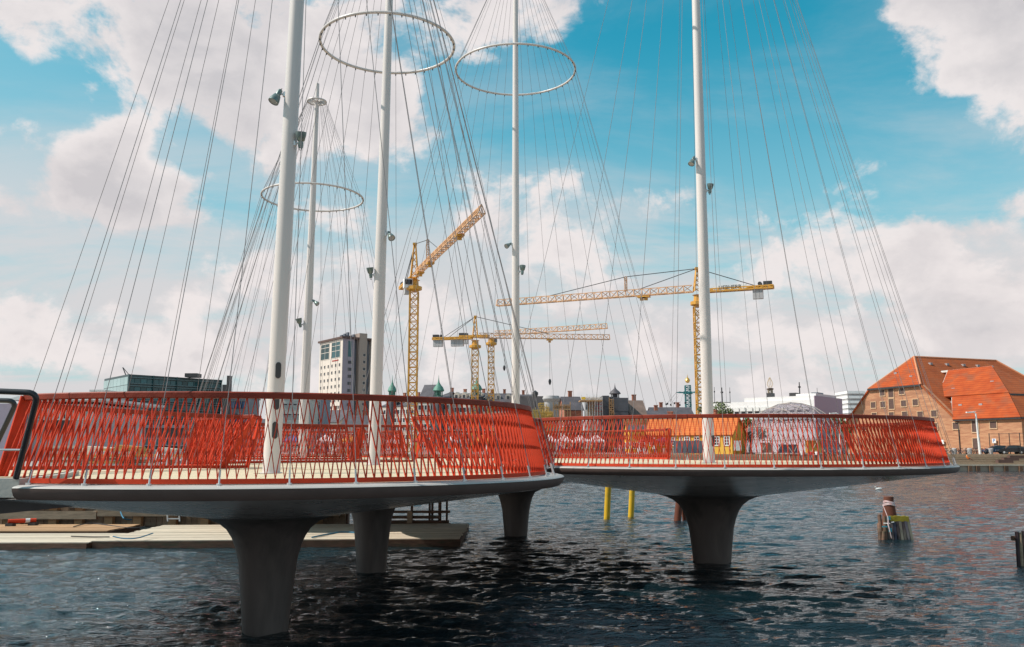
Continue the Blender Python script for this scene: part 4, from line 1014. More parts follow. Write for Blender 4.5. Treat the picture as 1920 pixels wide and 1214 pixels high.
# ---------------------------------------------------------------- left shore close by
mb = MB(); mb.prism([(-120, 43), (-17.5, 43), (-15, 62), (-24, 90), (-28, 118), (-120, 122)], -1, 2.6); struct('left_quay', mb, PAVE)
t = thing('grey_hall', 'low grey hall with pale flat roof behind the bent guard rails', 'building', (-38, 66, 2.6))
D = 66.0
for (a, b, pyt, m, nm, dy) in ((-260, 30, 757, mat('lilac_wall', (.36, .30, .36), .8, var=.06), 'wall', 0), (12, 172, 758, mat('greige_wall', (.56, .49, .49), .8, var=.06), 'wall', 2)):
    x0, x1 = P(a, 800, D+dy).x, P(b, 800, D+dy).x; z1 = zof(pyt, D+dy); mb = MB(); mb.box(((x0+x1)/2, D+dy+5, (2.6+z1)/2), (x1-x0, 10, z1-2.6)); part(nm, mb, m, t)
x0, x1 = P(15, 745, D).x, P(193, 745, D).x; mb = MB()
zr0, zr1 = zof(744, D), zof(751, D); mb.add([(x0, D-.5, zr1), (x0+1.0, D-.5, zr0), (x1, D-.5, zr0-.1), (x1, D-.5, zr1), (x0, D+12, zr1), (x0+1.0, D+12, zr0), (x1, D+12, zr0-.1), (x1, D+12, zr1)],
    [(0, 1, 2, 3), (7, 6, 5, 4), (0, 4, 5, 1), (1, 5, 6, 2), (2, 6, 7, 3), (3, 7, 4, 0)]); part('roof', mb, FR, t)
me = pane_mesh(1.1, .8, .1, GLP, FR)
for k in range(8): inst('window', me, t, Matrix.Translation((P(75+k*12, 775, D+2).x, D+1.95, zof(777, D+2))))
for k in range(2): inst('opening', MB().box((0, 0, 0), (1.3, .1, 1.5)).mesh('opening', DARK), t, Matrix.Translation((P(92+k*32, 795, D+2).x, D+1.94, zof(795, D+2))))

STKT = [mat('stack_'+n, c, .8, var=.15, obj_rand=.2) for n, c in (('ochre', (.50, .30, .10)), ('pale', (.60, .52, .42)), ('brown', (.22, .12, .07)), ('grey', (.40, .38, .36)))]
k = 0
for px in (196, 222, 250, 275, 205, 330, 358, 150, 122):
    y = 46+random.uniform(0, 5); x = bx(px, y); nl = random.randint(4, 7); lab = ('first', 'second', 'third', 'fourth', 'rear', 'sixth', 'seventh', 'eighth', 'ninth')[k]
    place = {196: 'leftmost near the teal office', 222: 'with ochre ends next to the leftmost pile', 250: 'in the middle under the teal office', 275: 'just left of the white step ladder', 205: 'standing behind the leftmost pile',
             330: 'right of the white step ladder', 358: 'farthest right near the dense red slats', 150: 'below the grey hall, right', 122: 'below the grey hall, left'}[px]
    t = thing('timber_stack', 'pile of sawn timber on the left quay, '+place, 'timber stack', (x, y, 2.6), 'timber stacked on the left quay')
    for j in range(nl):
        mb = MB(); mb.box((x+random.uniform(-.1, .1), y, 2.6+.07+j*.16), (1.5+random.uniform(-.3, .2), .9, .13)); part('board_layer', mb, random.choice(STKT), t)
    k += 1
def ladder(x, y, z, h, w, lean, label, cat='ladder', rungs=4, m=FR):
    t = thing('step_ladder', label, cat, (x, y, z))
    for sx in (-1, 1):
        for ly in (0, 1): mb = MB(); mb.beam((x+sx*w/2, y+ly*lean, z), (x+sx*w*.42, y+lean*.5, z+h), .06, .09); part('rail', mb, m, t)
    for k in range(1, rungs+1): mb = MB(); f = k/(rungs+.6); mb.beam((x-w*.46, y+lean*.5*f, z+h*f), (x+w*.46, y+lean*.5*f, z+h*f), .08, .06); part('rung', mb, m, t)
ladder(bx(303, 45), 45, 2.6, 1.0, .55, .4, 'white step ladder standing on the left quay behind the slats')

for kk, (px, y, w, h, m, lab) in enumerate(((236, 52, 1.6, 1.15, 'ochre', 'ochre crate stack beside the timber on the left quay'), (288, 54, 2.2, .9, 'grey', 'grey tarpaulin covered heap left of the step ladder'), (312, 53, 1.2, 1.0, 'pale', 'pale crate right behind the step ladder'), (345, 55, 2.6, .8, 'brown', 'brown skip near the dense red slats'), (178, 55, 2.4, 1.1, 'pale', 'pale container under the balcony building'))):
    x = bx(px, y); mb = MB(); mb.add([(x-w/2, y, 2.6), (x+w/2, y, 2.6), (x+w/2, y+1.2, 2.6), (x-w/2, y+1.2, 2.6), (x-w/2*.9, y+.1, 2.6+h), (x+w/2*.85, y+.1, 2.6+h*.9), (x+w/2*.85, y+1.1, 2.6+h*.9), (x-w/2*.9, y+1.1, 2.6+h)], [(3, 2, 1, 0), (4, 5, 6, 7), (0, 1, 5, 4), (1, 2, 6, 5), (2, 3, 7, 6), (3, 0, 4, 7)])
    for q in range(4): mb.box((x, y-.03, 2.6+h*(.15+.22*q)), (w*.93, .05, .05))
    solo('crate', mb, _m['stack_'+m], lab, 'crate')
# floating docks in front of the left quay
def dock(x0, x1, y0, y1, z, label, n, m, skew=0.0, side=TIMBD):
    t = thing('floating_dock', label, 'dock', ((x0+x1)/2, y0, 0), 'floating timber docks')
    mb = MB(); mb.prism([(x0, y0), (x1, y0+skew), (x1, y1+skew), (x0, y1)], -.25, z-.035); part('float', mb, side, t)
    w = (y1-y0)/n
    for k in range(n):
        g = .012; mb = MB(); a, b = y0+k*w+g, y0+(k+1)*w-g; j = random.uniform(-.08, .08)
        mb.prism([(x0+j, a), (x1+j, a+skew), (x1+j, b+skew), (x0+j, b)], z-.034, z+random.uniform(-.004, .004)); part('plank', mb, m, t)
    return t
xa, xb = bx(209, 33.3), bx(480, 34)
dock(-30, xa-.05, 31.6, 35.0, .24, 'pale timber dock at the left edge nearest the camera', 12, TIMBL, .3)
dock(-30, xa-1.0, 35.3, 38.4, .30, 'orange toned timber dock behind the pale one at the left', 10, TIMBO, .3)
dock(xa+.06, -1.9, 32.1, 38.6, .27, 'long pale timber dock reaching behind the two left piers', 20, TIMBL, .9)
# rope, ladder and life buoy pole on the docks
ROPEB = mat('blue_rope', (.03, .16, .26), .8); ROPED = mat('dark_rope', (.05, .045, .045), .9)
def rope(pts, m, label, r=.022):
    mb = MB(); pts = [Vector(p) for p in pts]; q = []
    for i in range(len(pts)-1):
        p0, p1, p2, p3 = pts[max(i-1, 0)], pts[i], pts[i+1], pts[min(i+2, len(pts)-1)]
        for k in range(6):
            f = k/6; q.append(.5*((2*p1)+(p2-p0)*f+(2*p0-5*p1+4*p2-p3)*f*f+(3*p1-p0-3*p2+p3)*f**3))
    q.append(pts[-1]); mb.tube(q, r, 5); solo('mooring_rope', mb, m, label, 'rope', smooth=True)
rope([PZ(133, 1006, .30), PZ(170, 1007, .27), PZ(205, 1007, .30)], ROPED, 'dark rope lying along the edge of the pale dock')
rope([P(212, 1006, 32.2), P(232, 1010, 32.0), P(258, 1009, 32.0), P(287, 1000, 33.1)], ROPEB, 'blue rope hanging in a bow over the dock edge')
rope([PZ(138, 988, .33), PZ(158, 983, .36), PZ(180, 982, .33), PZ(240, 990, .30), PZ(272, 988, .30)], ROPED, 'thin dark line crossing between the two left docks')
rope([PZ(226, 960, .7), PZ(232, 972, .5), PZ(246, 975, .33)], ROPEB, 'short blue rope against the timber bulwark', .03)
rope([PZ(585, 1008, .32), PZ(620, 1001, .3), PZ(645, 998, .30), PZ(690, 1001, .30)], ROPEB, 'blue rope on the dock between the two left piers', .03)
mb = MB(); a, b = PZ(15, 978, .50), PZ(68, 976, .50); mb.tube([a, b], .09, 10)
t = thing('float_pole', 'red float pole with a pale band lying on the orange dock', 'float', (a+b)/2)
part('tube', mb, RED, t, smooth=True); mb = MB(); mb.tube([a.lerp(b, .62), a.lerp(b, .78)], .095, 10); part('band', mb, FR, t, smooth=True)
for k, f in enumerate((.1, .9)):
    q = a.lerp(b, f); mb = MB(); mb.box((q.x, q.y, .36), (.3, .3, .12)); part('chock', mb, DARK, t)
c = PZ(326, 978, .27)
t = thing('swim_ladder', 'white bathing ladder hooked on the dock behind the near platform', 'ladder', c)
for sx in (-1, 1): mb = MB(); mb.tube(rnd([c+Vector((sx*.27, 0, 0)), c+Vector((sx*.27-.06, 0, .42)), c+Vector((sx*.27-.1, .5, .42))], .08), .035, 8); part('rail', mb, FR, t, smooth=True)
for k in range(2): mb = MB(); mb.beam(c+Vector((-.27, 0, .12+k*.2)), c+Vector((.27, 0, .12+k*.2)), .06, .05); part('rung', mb, FR, t)
# bulwark of planks behind the docks
t = thing('timber_bulwark', 'dark timber plank bulwark with lighter posts and beams behind the docks', 'bulwark', (-22, 41.4, 0))
x = -34.0; k = 0
me1 = MB().box((0, 0, 0), (.26, .10, 2.5)).mesh('plank', TIMB); 
while x < bx(650, 41):
    inst('plank', me1, t, Matrix.Translation((x, 41.6+random.uniform(-.02, .02), 1.2))); x += .275
me2 = MB().box((0, 0, 0), (.36, .3, 2.6)).mesh('post', TIMBO)
for px in (25, 42, 108, 156, 212, 265, 330, 390, 450, 520, 600): inst('post', me2, t, Matrix.Translation((bx(px, 41.2), 41.3, 1.2)))
for px0, px1, z, h, m in ((-120, 166, 1.02, .26, TIMBO), (-120, 190, .52, .36, TIMB), (192, 470, .62, .30, TIMB), (480, 640, .6, .26, TIMB)):
    mb = MB(); xx0, xx1 = bx(px0, 41), bx(px1, 41); mb.box(((xx0+xx1)/2, 41.0, z), (xx1-xx0, .24, h)); part('beam', mb, m, t)
mb = MB(); mb.box(((-34+bx(650, 41))/2, 41.95, 1.2), (34+bx(650, 41), .5, 2.5)); part('backing', mb, TIMBD, t)
# timber jetty frame to the right of the second pier
t = thing('jetty_frame', 'dark timber jetty frame with posts right of the second pier', 'jetty', (bx(790, 40), 40, 0))
def pz(px, py, y): return P(px, py, y)
for px, w in ((774, .10), (807, .09), (812, .10), (826, .14), (839, .09)):
    x = bx(px, 40.3); mb = MB(); mb.box((x, 40.3, 1.0), (w, .14, 3.2)); part('post', mb, TIMBD, t)
for px0, px1, py, h in ((690, 845, 960, .10), (690, 826, 970, .12), (690, 843, 979, .14), (830, 846, 984, .12)):
    z = zof(py, 40); x0, x1 = bx(px0, 40), bx(px1, 40); mb = MB(); mb.box(((x0+x1)/2, 40.0, z), (x1-x0, .3, h)); part('beam', mb, TIMBD, t)
mb = MB(); x = bx(770, 39.7); mb.box((x, 39.7, zof(970, 39.7)), (.22, .12, .5)); part('board', mb, TIMB, t)

# ---------------------------------------------------------------- mooring posts
def leanpost(px0, py0, px1, py1, y, r, m, label, extra=None):
    a = P(px1, py1, y); b = P(px0, py0, y+.0); d = (b-a); a2 = a-d.normalized()*1.2
    t = thing('mooring_post', label, 'post', (a.x, y, 0), 'posts standing in the harbour')
    mb = MB(); mb.tube([a2, b], r, 16); part('shaft', mb, m, t, smooth=True)
    mb = MB(); n = d.normalized(); mb.tube([b, b+n*.05], [r*1.06, r*.8], 16); part('cap', mb, m, t, smooth=True)
    return t
YP = mat('yellow_post_paint', (.66, .40, .015), .5, var=.1, vs=1, stain=((.35, .25, .03), 2, .7))
leanpost(1141, 900, 1138, 971, 45.5, .155, YP, 'left one of two yellow posts in the water under the right platform')
leanpost(1186, 905, 1183, 968, 46.5, .15, YP, 'right one of two yellow posts in the water under the right platform')
RUSTP = mat('rusty_post', (.13, .035, .016), .8, var=.3, vs=2, stretch=(1, 1, .4))
t = leanpost(1274, 940, 1270, 978, 44, .18, RUSTP, 'rusty post with yellow top half hidden by the right pier')
a = P(1274, 940, 44); mb = MB(); mb.tube([a+Vector((0, 0, -.02)), a+Vector((0, 0, .65))], .19, 16); part('yellow_collar', mb, YP, t, smooth=True)
leanpost(1281, 948, 1285, 980, 44.3, .13, RUSTP, 'thin rusty post leaning beside the right pier')
def dolphin(px, pyb, D, label, full=True):
    x = bx(px, D); t = thing('mooring_dolphin', label, 'mooring dolphin', (x, D, 0), 'timber dolphins in the harbour')
    sc = D/1640.0
    def X(p): return bx(p-(9 if full else 15), D)
    if full:
        mb = MB(); mb.lathe([(0.0, -1), (.36, -1), (.32, .5), (.275, .85), (.215, 1.30), (.185, 1.42), (.19, 1.60), (.175, 1.635), (0, 1.64)], (X(1680), D+.5, 0), 24); part('bollard', mb, RUSTP, t, smooth=True)
        for z, r in ((1.44, .20), (1.40, .205), (1.34, .225), (1.30, .23)):
            mb = MB(); mb.tube([(X(1680)+r*math.cos(a), D+.5+r*math.sin(a), z+.03*math.sin(a*2+z*9)) for a in [k*math.pi/10 for k in range(20)]], 0.02, 5, closed=True); part('tape', mb, mat('pale_red_tape', (.70, .42, .42), .6, vs=9, col2=(.75, .65, .65)), t, smooth=True)
        cols = [(.10, .09, .08), (.14, .11, .11), (.06, .06, .09), (.07, .05, .05), (.20, .18, .14), (.05, .035, .04), (.10, .09, .12), (.17, .16, .12), (.12, .09, .07)]
        for k in range(8):
            px_ = 1666.5+k*5.0; xx = X(px_); h = .90+random.uniform(-.012, .012); m = mat('dolphin_plank_%d' % k, cols[k], .8, var=.3, vs=2, stretch=(1, 1, .3), stain=((.30, .28, .22), 3, .6))
            tilt = (k-1)*.018; mb = MB(); mb.beam((xx-.02+tilt*2, D-.12, -.6), (xx, D, h), .10, .12, up=(0, 1, 0)); part('plank', mb, m, t)
            if k > 0: mb = MB(); mb.box((xx-.0, D-.068, h-.10), (.104, .02, .19)); mb.box((xx, D, h+.004), (.105, .13, .01)); part('yellow_tip', mb, mat('faded_yellow', (.34, .26, .02), .7, var=.25, vs=6), t)
        for k, (pp, h, dy) in enumerate(((1647, .30, 0), (1649.5, .60, .2), (1653, .92, .3), (1658.5, .88, .1), (1651, .33, -.15))):
            xx = X(pp); mb = MB(); mb.tube([(xx-.10, D-.3, -.6), (xx+.08, D+dy, h)], .075, 10); part('pile', mb, TIMBD, t, smooth=True)
        mb = MB(); mb.tube([(X(1655), D-.15, .64), (X(1664), D-.3, .64)], .02, 5); mb.tube([(X(1668), D-.25, .68), (X(1673), D-.22, .69)], .02, 5); part('wire', mb, FR, t)
        mb = MB(); q = [(X(1663), D+.2, 1.3), (X(1662), D-.25, .85), (X(1660.5), D-.30, .60), (X(1663), D-.3, .35), (X(1665), D-.3, .08)]; mb.tube(q, [.008, .012, .022, .016, .01], 6); part('rope_bundle', mb, _m['pale_red_tape'], t, smooth=True)
        mb = MB(); mb.box((X(1666.5), D-.1, .84), (.10, .05, .14)); mb.box((X(1667), D-.14, .38), (.10, .05, .14)); mb.box((X(1655), D-.25, .52), (.2, .04, .05)); part('blue_paint_board', mb, mat('cyan_paint', (.05, .35, .45), .6, var=.2), t)
        mb = MB(); mb.beam((X(1664), D+.12, .45), (X(1704), D+.12, .45), .10, .1); part('waling', mb, TIMBD, t)
    else:
        for k in range(6):
            xx = X(1906+k*6); mb = MB(); mb.tube([(xx-.03, D-.1, -.6), (xx+.06, D, 1.0+random.uniform(-.06, .04))], .055, 10); part('pile', mb, mat('black_pile', (.05, .028, .03), .8, var=.3) if k != 1 else TIMB, t, smooth=True)
        mb = MB(); mb.beam((X(1903), D+.1, .8), (X(1945), D+.1, .8), .12, .14); part('waling', mb, TIMBD, t)
dolphin(1680, 1010, 35.2, 'rusty bollard wrapped in tape behind yellow topped planks in the water')
dolphin(1915, 1056, 27.6, 'group of dark piles standing in the water at the right edge', False)
# gull on the water
c = PZ(1647, 919, .02); t = thing('gull', 'white gull floating on the water above the bollard', 'bird', c)
mb = MB(); mb.tube([c+Vector((-.24, 0, .06)), c+Vector((-.12, 0, .08)), c+Vector((.05, 0, .09)), c+Vector((.24, 0, .12)), c+Vector((.34, 0, .14))], [.03, .09, .10, .06, .012], 10)
mb.tube([c+Vector((-.15, 0, .12)), c+Vector((-.2, 0, .24)), c+Vector((-.26, 0, .26)), c+Vector((-.31, 0, .25))], [.05, .04, .045, .015], 8); part('body', mb, FR, t, smooth=True)
mb = MB(); mb.tube([c+Vector((-.31, 0, .25)), c+Vector((-.37, 0, .24))], [.012, .004], 6); part('beak', mb, YP, t)

# ================================================================ cranes
def lattice(mb, a, b, w, h, n, r, tri=False, diag=.7):
    a = Vector(a); b = Vector(b); d = (b-a).normalized(); up = Vector((0, 0, 1))
    if abs(d.z) > .9: up = Vector((0, 1, 0))
    s = d.cross(up).normalized(); u = s.cross(d).normalized()
    cor = [(-w/2, 0), (w/2, 0), (0, h)] if tri else [(-w/2, -h/2), (w/2, -h/2), (w/2, h/2), (-w/2, h/2)]
    def pt(f, c): return a+(b-a)*f+s*c[0]+u*c[1]
    for c in cor: mb.beam(pt(0, c), pt(1, c), r*2, r*2)
    m = len(cor)
    for k in range(n):
        f0, f1 = k/n, (k+1)/n
        for j in range(m):
            c0, c1 = cor[j], cor[(j+1) % m]
            if k % 2: c0, c1 = c1, c0
            mb.beam(pt(f0, c0), pt(f1, c1), r*2*diag, r*2*diag)
            mb.beam(pt(f1, c0), pt(f1, c1), r*2*diag, r*2*diag)
def crane(px, D, py_piv, tip, ctr, label, apex=None, mast_w=1.9, jib_m=None, cw=None, text=None, hook=None, trolley=None, ties=(), cab_side=1, flat=False, post=None):
    """tip / ctr: horizontal vectors from the pivot in metres; D distance; py_piv jib level in the picture"""
    jib_m = jib_m or YELP
    x = P(px, py_piv, D).x; z = zof(py_piv, D); piv = Vector((x, D, z))
    t = thing('tower_crane', label, 'crane', (x, D, GZ), 'yellow tower cranes')
    top = z-3.4
    mb = MB(); n = int((top-GZ)/1.75); lattice(mb, (x, D, GZ), (x, D, top), mast_w, mast_w, n, .12); part('mast', mb, YEL, t, kind=None)
    mb = MB(); mb.lathe([(mast_w*.5, -3.3), (mast_w*.95, -3.0), (mast_w*.95, -2.3), (mast_w*.55, -2.1), (mast_w*.5, -.9), (mast_w*.7, -.8)], piv, 12, cap=True); part('slewing_ring', mb, YEL, t)
    tip = Vector(tip); ctr = Vector(ctr); jd = tip.normalized(); sd = Vector((-jd.y, jd.x, 0))
    mb = MB(); cb = piv+sd*cab_side*1.5+Vector((0, 0, -1.6)); mb.box(cb, (1.7, 2.0, 2.1), rz=math.atan2(jd.y, jd.x)); cab = part('cab', mb, WPL, t)
    mb = MB(); mb.box(cb+jd*.9+Vector((0, 0, .25)), (.25, 1.6, 1.1), rz=math.atan2(jd.y, jd.x)); mb.box(cb-Vector((0, 1.02, -.2)), (1.2, .1, 1.1)); part('cab_window', mb, GLD, cab)
    LJ = tip.length; mb = MB(); lattice(mb, piv+jd*1.2, piv+tip, 1.3, 1.5, int(LJ/1.9), .085, tri=True, diag=.75); part('jib', mb, jib_m, t)
    mb = MB(); lattice(mb, piv-jd*.8, piv+ctr, 1.6, .55, int(ctr.length/1.6), .13, diag=.9)
    cd_ = ctr.normalized(); mb.beam(piv+cd_*1.0+Vector((0, 0, -.1)), piv+ctr+Vector((0, 0, -.1)), 1.6, .16); part('counter_jib', mb, YEL, t)
    for off, wd in (cw or ((.9, 2.0),)):
        mb = MB(); c = piv+ctr*off
        for k in range(3): mb.box(c+cd_*(k-1)*wd*.36+Vector((0, 0, -1.3)), (wd*.34, 1.2, 2.3), rz=math.atan2(cd_.y, cd_.x))
        part('counterweight', mb, CONC, t)
    mb = MB(); c = piv+ctr*.93+Vector((0, 0, .8)); mb.box(c, (1.8, 1.2, .9), rz=math.atan2(cd_.y, cd_.x)); mb.tube([c-cd_*1.6-sd*.5, c-cd_*1.6+sd*.5], .45, 10); part('winch', mb, DARK, t)
    if apex:
        za = zof(apex, D); h = za-z; mb = MB(); ap = Vector((x, D, za))
        for sx, sy in ((-1, -1), (1, -1), (1, 1), (-1, 1)): mb.beam(piv+Vector((sx*.8, sy*.8, 0)), ap+Vector((sx*.18, sy*.18, 0)), .22, .22)
        for k in range(5):
            f0, f1 = k/5, (k+1)/5
            for sx, sy, tx, ty in ((-1, -1, 1, -1), (1, -1, 1, 1), (1, 1, -1, 1), (-1, 1, -1, -1)):
                w0, w1 = .8-.62*f0, .8-.62*f1; mb.beam(piv+Vector((sx*w0, sy*w0, h*f0)), piv+Vector((tx*w1, ty*w1, h*f1)), .14, .14)
        mb.box(ap, (.9, .9, .5)); part('tower_head', mb, YEL, t)
        for f, bump_ in ties:
            q = piv+(tip*f if f > 0 else ctr*(-f))+Vector((0, 0, 1.5 if f > 0 else .4)); mb = MB()
            if bump_:
                mid = piv+tip*bump_[0]+Vector((0, 0, bump_[1])); mb.tube([ap, mid, q], .085, 4)
                part('tie_rod', mb, DARK, t); mb = MB(); lattice(mb, piv+tip*bump_[0]+Vector((0, 0, 1.2)), mid, .5, .5, 4, .06); part('strut_post', mb, jib_m, t)
            else: mb.tube([ap, q], .085, 4); part('tie_rod', mb, DARK, t)
    if text:
        c = piv+ctr*.42-Vector((0, .95, -.35)); fc = bpy.data.curves.new('crane_text', 'FONT'); fc.body = text; fc.size = 1.15; fc.extrude = .02; fc.align_x = 'CENTER'; fc.align_y = 'CENTER'
        mb = MB(); mb.box(c, (7.2, .08, 1.0), rz=math.atan2(ctr.y, ctr.x)); b_ = part('name_board', mb, FR, t)
        fo = bpy.data.objects.new('tmp', fc); me = bpy.data.meshes.new_from_object(fo); bpy.data.objects.remove(fo); me.materials.clear(); me.materials.append(DARK)
        X_ = cd_ if cd_.x > 0 else -cd_; Y_ = Vector((0, 0, 1)); Z_ = X_.cross(Y_); M = Matrix((X_, Y_, Z_)).transposed().to_4x4(); M.translation = c+Z_*.06
        o = bpy.data.objects.new('lettering', me); COL.objects.link(o); o.parent = b_; o.matrix_local = Matrix.Translation(-WL[b_.name]) @ M
    if trolley:
        for f in trolley: mb = MB(); q = piv+tip*f; mb.box(q+Vector((0, 0, -.35)), (1.8, 1.5, .3), rz=math.atan2(jd.y, jd.x)); mb.box(q+Vector((0, 0, -.9)), (.8, .5, .5)); part('trolley', mb, YEL, t)
    if hook:
        f, pyh = hook; q = piv+tip*f; zh = zof(pyh, q.y); mb = MB(); mb.tube([q, (q.x, q.y, zh)], .05, 4); part('hoist_rope', mb, DARK, t)
        mb = MB(); mb.lathe([(0, .9), (.35, .6), (.45, 0), (.3, -.7), (0, -1.1)], (q.x, q.y, zh), 8); part('hook_block', mb, DARK, t)
    return t, piv
def vec(px, py, piv_z, piv):
    "horizontal vector from the pivot to where the jib, at the same height, crosses picture point (px,py)"
    q = PZ(px, py, piv_z); return (q.x-piv[0], q.y-piv[1], 0)
def pv(px, D, py): p = P(px, py, D); return p
p1 = pv(777, 200, 520); crane(777, 200, 520, vec(903, 400, p1.z, p1), (-4.6, 14.5, 0), 'tall yellow tower crane with its jib rising towards the right, left of the middle', apex=458, ties=((.42, (.25, 5.5)), (-.7, None), (-.9, None)), trolley=(.12, .30, .74), cw=((.62, 1.8),), cab_side=-1)
p2 = pv(1308, 190, 547); crane(1308, 190, 547, vec(932, 574, p2.z, p2), vec(1450, 538, p2.z, p2), 'yellow tower crane behind the right hand mast with a very long jib to the left', apex=504, ties=((.72, (.335, 4.6)), (.27, None), (-.78, None)), trolley=(.26, .24), cw=((.80, 2.0),), text='LIEBHERR', mast_w=1.75, cab_side=-1)
mb = MB(); q = Vector((p2.x, p2.y, 0))
p3 = pv(891, 262, 634); crane(891, 262, 634, vec(1143, 637, p3.z, p3), vec(812, 636, p3.z, p3), 'smaller yellow crane with pointed head and level jib in the middle distance', apex=594, ties=((.55, None), (-.62, None), (-.75, None)), trolley=(.55,), hook=(.55, 716), cw=((.42, 3.6), (.88, 2.6)), mast_w=1.9)
p4 = pv(921, 285, 630); crane(921, 285, 630, vec(1138, 616, p4.z, p4), (-10.5, 3.0, 0), 'flat topped crane without a head, right beside the smaller pointed one', mast_w=1.9, hook=(.12, 690), cw=((.85, 2.4),))

# ================================================================ old town and building site in the middle
def hs(px0, px1, D, py_eave, py_ridge, depth, label, wall_m, roof_m, **k):
    x0, x1 = bx(px0, D), bx(px1, D); h = zof(py_eave, D)-GZ; rh = zof(py_ridge, D+depth/2)-GZ-h
    rz = k.pop('rz', 0.0)
    return house(k.pop('name', 'town_house'), label, 'house', (x0, D, GZ), (x1-x0)/math.cos(rz), depth, h, rz, rh, wall_m, roof_m, group='old town houses beyond the harbour', **k)
wn = pane_mesh(1.0, 1.7, .14, GLD, FR); wn2 = pane_mesh(.9, 1.3, .12, GLD, FR)
def dormers(t, R, w, d, h, rh, n, m=STONE):
    for i in range(n):
        x = w*(i+.5)/n; y = d*.18; z = h+rh*.30; mb = MB(); mb.add([(x-.9, y-.6, z-.4), (x+.9, y-.6, z-.4), (x+.9, y-.6, z+1.2), (x, y-.6, z+2.0), (x-.9, y-.6, z+1.2), (x-.9, y+2.2, z-.4), (x+.9, y+2.2, z-.4), (x+.9, y+2.2, z+1.2), (x, y+2.2, z+2.0), (x-.9, y+2.2, z+1.2)],
               [(0, 1, 2, 3, 4), (9, 8, 7, 6, 5), (0, 5, 6, 1), (1, 6, 7, 2), (2, 7, 8, 3), (3, 8, 9, 4), (4, 9, 5, 0)])
        mb.v = [tuple(R @ Vector(v)) for v in mb.v]; dd = part('dormer', mb, m, t)
        mb = MB(); mb.box((x, y-.66, z+.45), (.8, .08, 1.0)); mb.v = [tuple(R @ Vector(v)) for v in mb.v]; part('pane', mb, GLD, dd)
def town(px0, px1, D, pe, pr, dep, label, wm_, rm_, nd=0, **k):
    t, R = hs(px0, px1, D, pe, pr, dep, label, wm_, rm_, **k)
    if nd:
        w = bx(px1, D)-bx(px0, D); h = zof(pe, D)-GZ; rh = zof(pr, D+dep/2)-GZ-h; dormers(t, R, w, dep, h, rh, nd)
    return t, R
town(712, 780, 330, 762, 745, 16, 'pale stone palace wing with tall windows under the left green spire', STONE, SLATE, rz=rad(-32), nd=5, hip=5, wm=wn, rows=5, cols=12, wz=(1.0, 1.7), storey=3.1, chim=2)
town(783, 806, 300, 752, 722, 15, 'steep dark gabled house just right of the tall crane mast', STONE, SLATE, rz=rad(-12), wm=wn, rows=5, cols=4, wz=(1.0, 1.7), storey=3.2, chim=0)
town(806, 843, 300, 748, 736, 16, 'slate roofed house carrying the green copper lantern', STONE, SLATE, rz=rad(-25), hip=4.5, wm=wn, rows=5, cols=6, wz=(1.0, 1.7), storey=3.2, chim=1)
town(843, 905, 300, 750, 738, 15, 'long slate roofed stone house behind the curved red railing', STONE, SLATE, rz=rad(-18), nd=4, wm=wn, rows=5, cols=10, wz=(1.0, 1.7), storey=3.0, chim=3)
town(905, 962, 295, 753, 738, 15, 'slate roofed house with pale dormers left of the slim mast', STONE, SLATE, nd=3, wm=wn, rows=5, cols=9, wz=(1.0, 1.7), storey=3.0, chim=2)
town(962, 1002, 290, 752, 740, 14, 'dark roofed house right behind the slim mast', CONC, SLATE, wm=wn, rows=4, cols=6, wz=(1.0, 1.7), storey=3.0, chim=1)
def spire(px, pyb, pyt, D, label, w=1.6, col=COPPER):
    x = bx(px, D); zb, zt = zof(pyb, D), zof(pyt, D); H = zt-zb; t = thing('copper_spire', label, 'spire', (x, D, GZ), 'green copper spires of the old town')
    mb = MB(); mb.lathe([(w*1.5, GZ-zb), (w*1.5, -H*.02), (w*1.9, 0), (w*1.2, H*.06)], (x, D, zb), 8); part('tower_base', mb, SLATE, t)
    mb = MB()
    for k in range(6): a = k*math.pi/3; mb.beam((x+w*.8*math.cos(a), D+w*.8*math.sin(a), zb+H*.05), (x+w*.8*math.cos(a), D+w*.8*math.sin(a), zb+H*.30), .35, .35)
    mb.lathe([(w*.45, H*.04), (w*.45, H*.3)], (x, D, zb), 8); part('lantern', mb, col, t)
    mb = MB(); mb.lathe([(w*1.15, H*.28), (w*1.3, H*.32), (w*1.0, H*.45), (w*.5, H*.56), (w*.2, H*.66), (w*.08, H*.8), (0, H)], (x, D, zb), 12); part('cupola', mb, col, t, smooth=True)
spire(733, 748, 702, 328, 'thin green copper spire right of the second mast', 1.3)
spire(821, 747, 702, 298, 'green copper lantern spire left of the pointed crane', 1.5)
spire(893, 745, 700, 296, 'green copper spire half hidden by the pointed crane mast', 1.5)
spire(1155, 748, 718, 330, 'dark onion shaped turret above the grey concrete building site', 1.7, SLATE)
# building site
def shell(px0, px1, pyt, D, dep, m, label, rz=0):
    x0, x1 = bx(px0, D), bx(px1, D); zt = zof(pyt, D); t = thing('concrete_shell', label, 'building site', (x0, D, GZ), 'half built concrete walls')
    n = max(1, round((x1-x0)/3.2)); m_rows = max(2, round((zt-GZ)/3.0)); w = (x1-x0)/n; h = (zt-GZ)/m_rows
    for i in range(n):
        for j in range(m_rows): mb = MB(); mb.box((x0+(i+.5)*w, D+dep/2+random.uniform(-.04, .04), GZ+(j+.5)*h), (w-.05, dep, h-.05)); part('wall_panel', mb, m, t)
    return t
shell(975, 1022, 743, 262, 5, mat('brown_grey_shell', (.14, .12, .12), .85), 'dark half built block left of the yellow formwork')
shell(1022, 1060, 746, 240, 6, DKGREY, 'dark concrete shell behind the yellow formwork')
shell(1100, 1131, 768, 212, 6, CONC, 'pale concrete lower wall under the scaffold with the yellow banner')
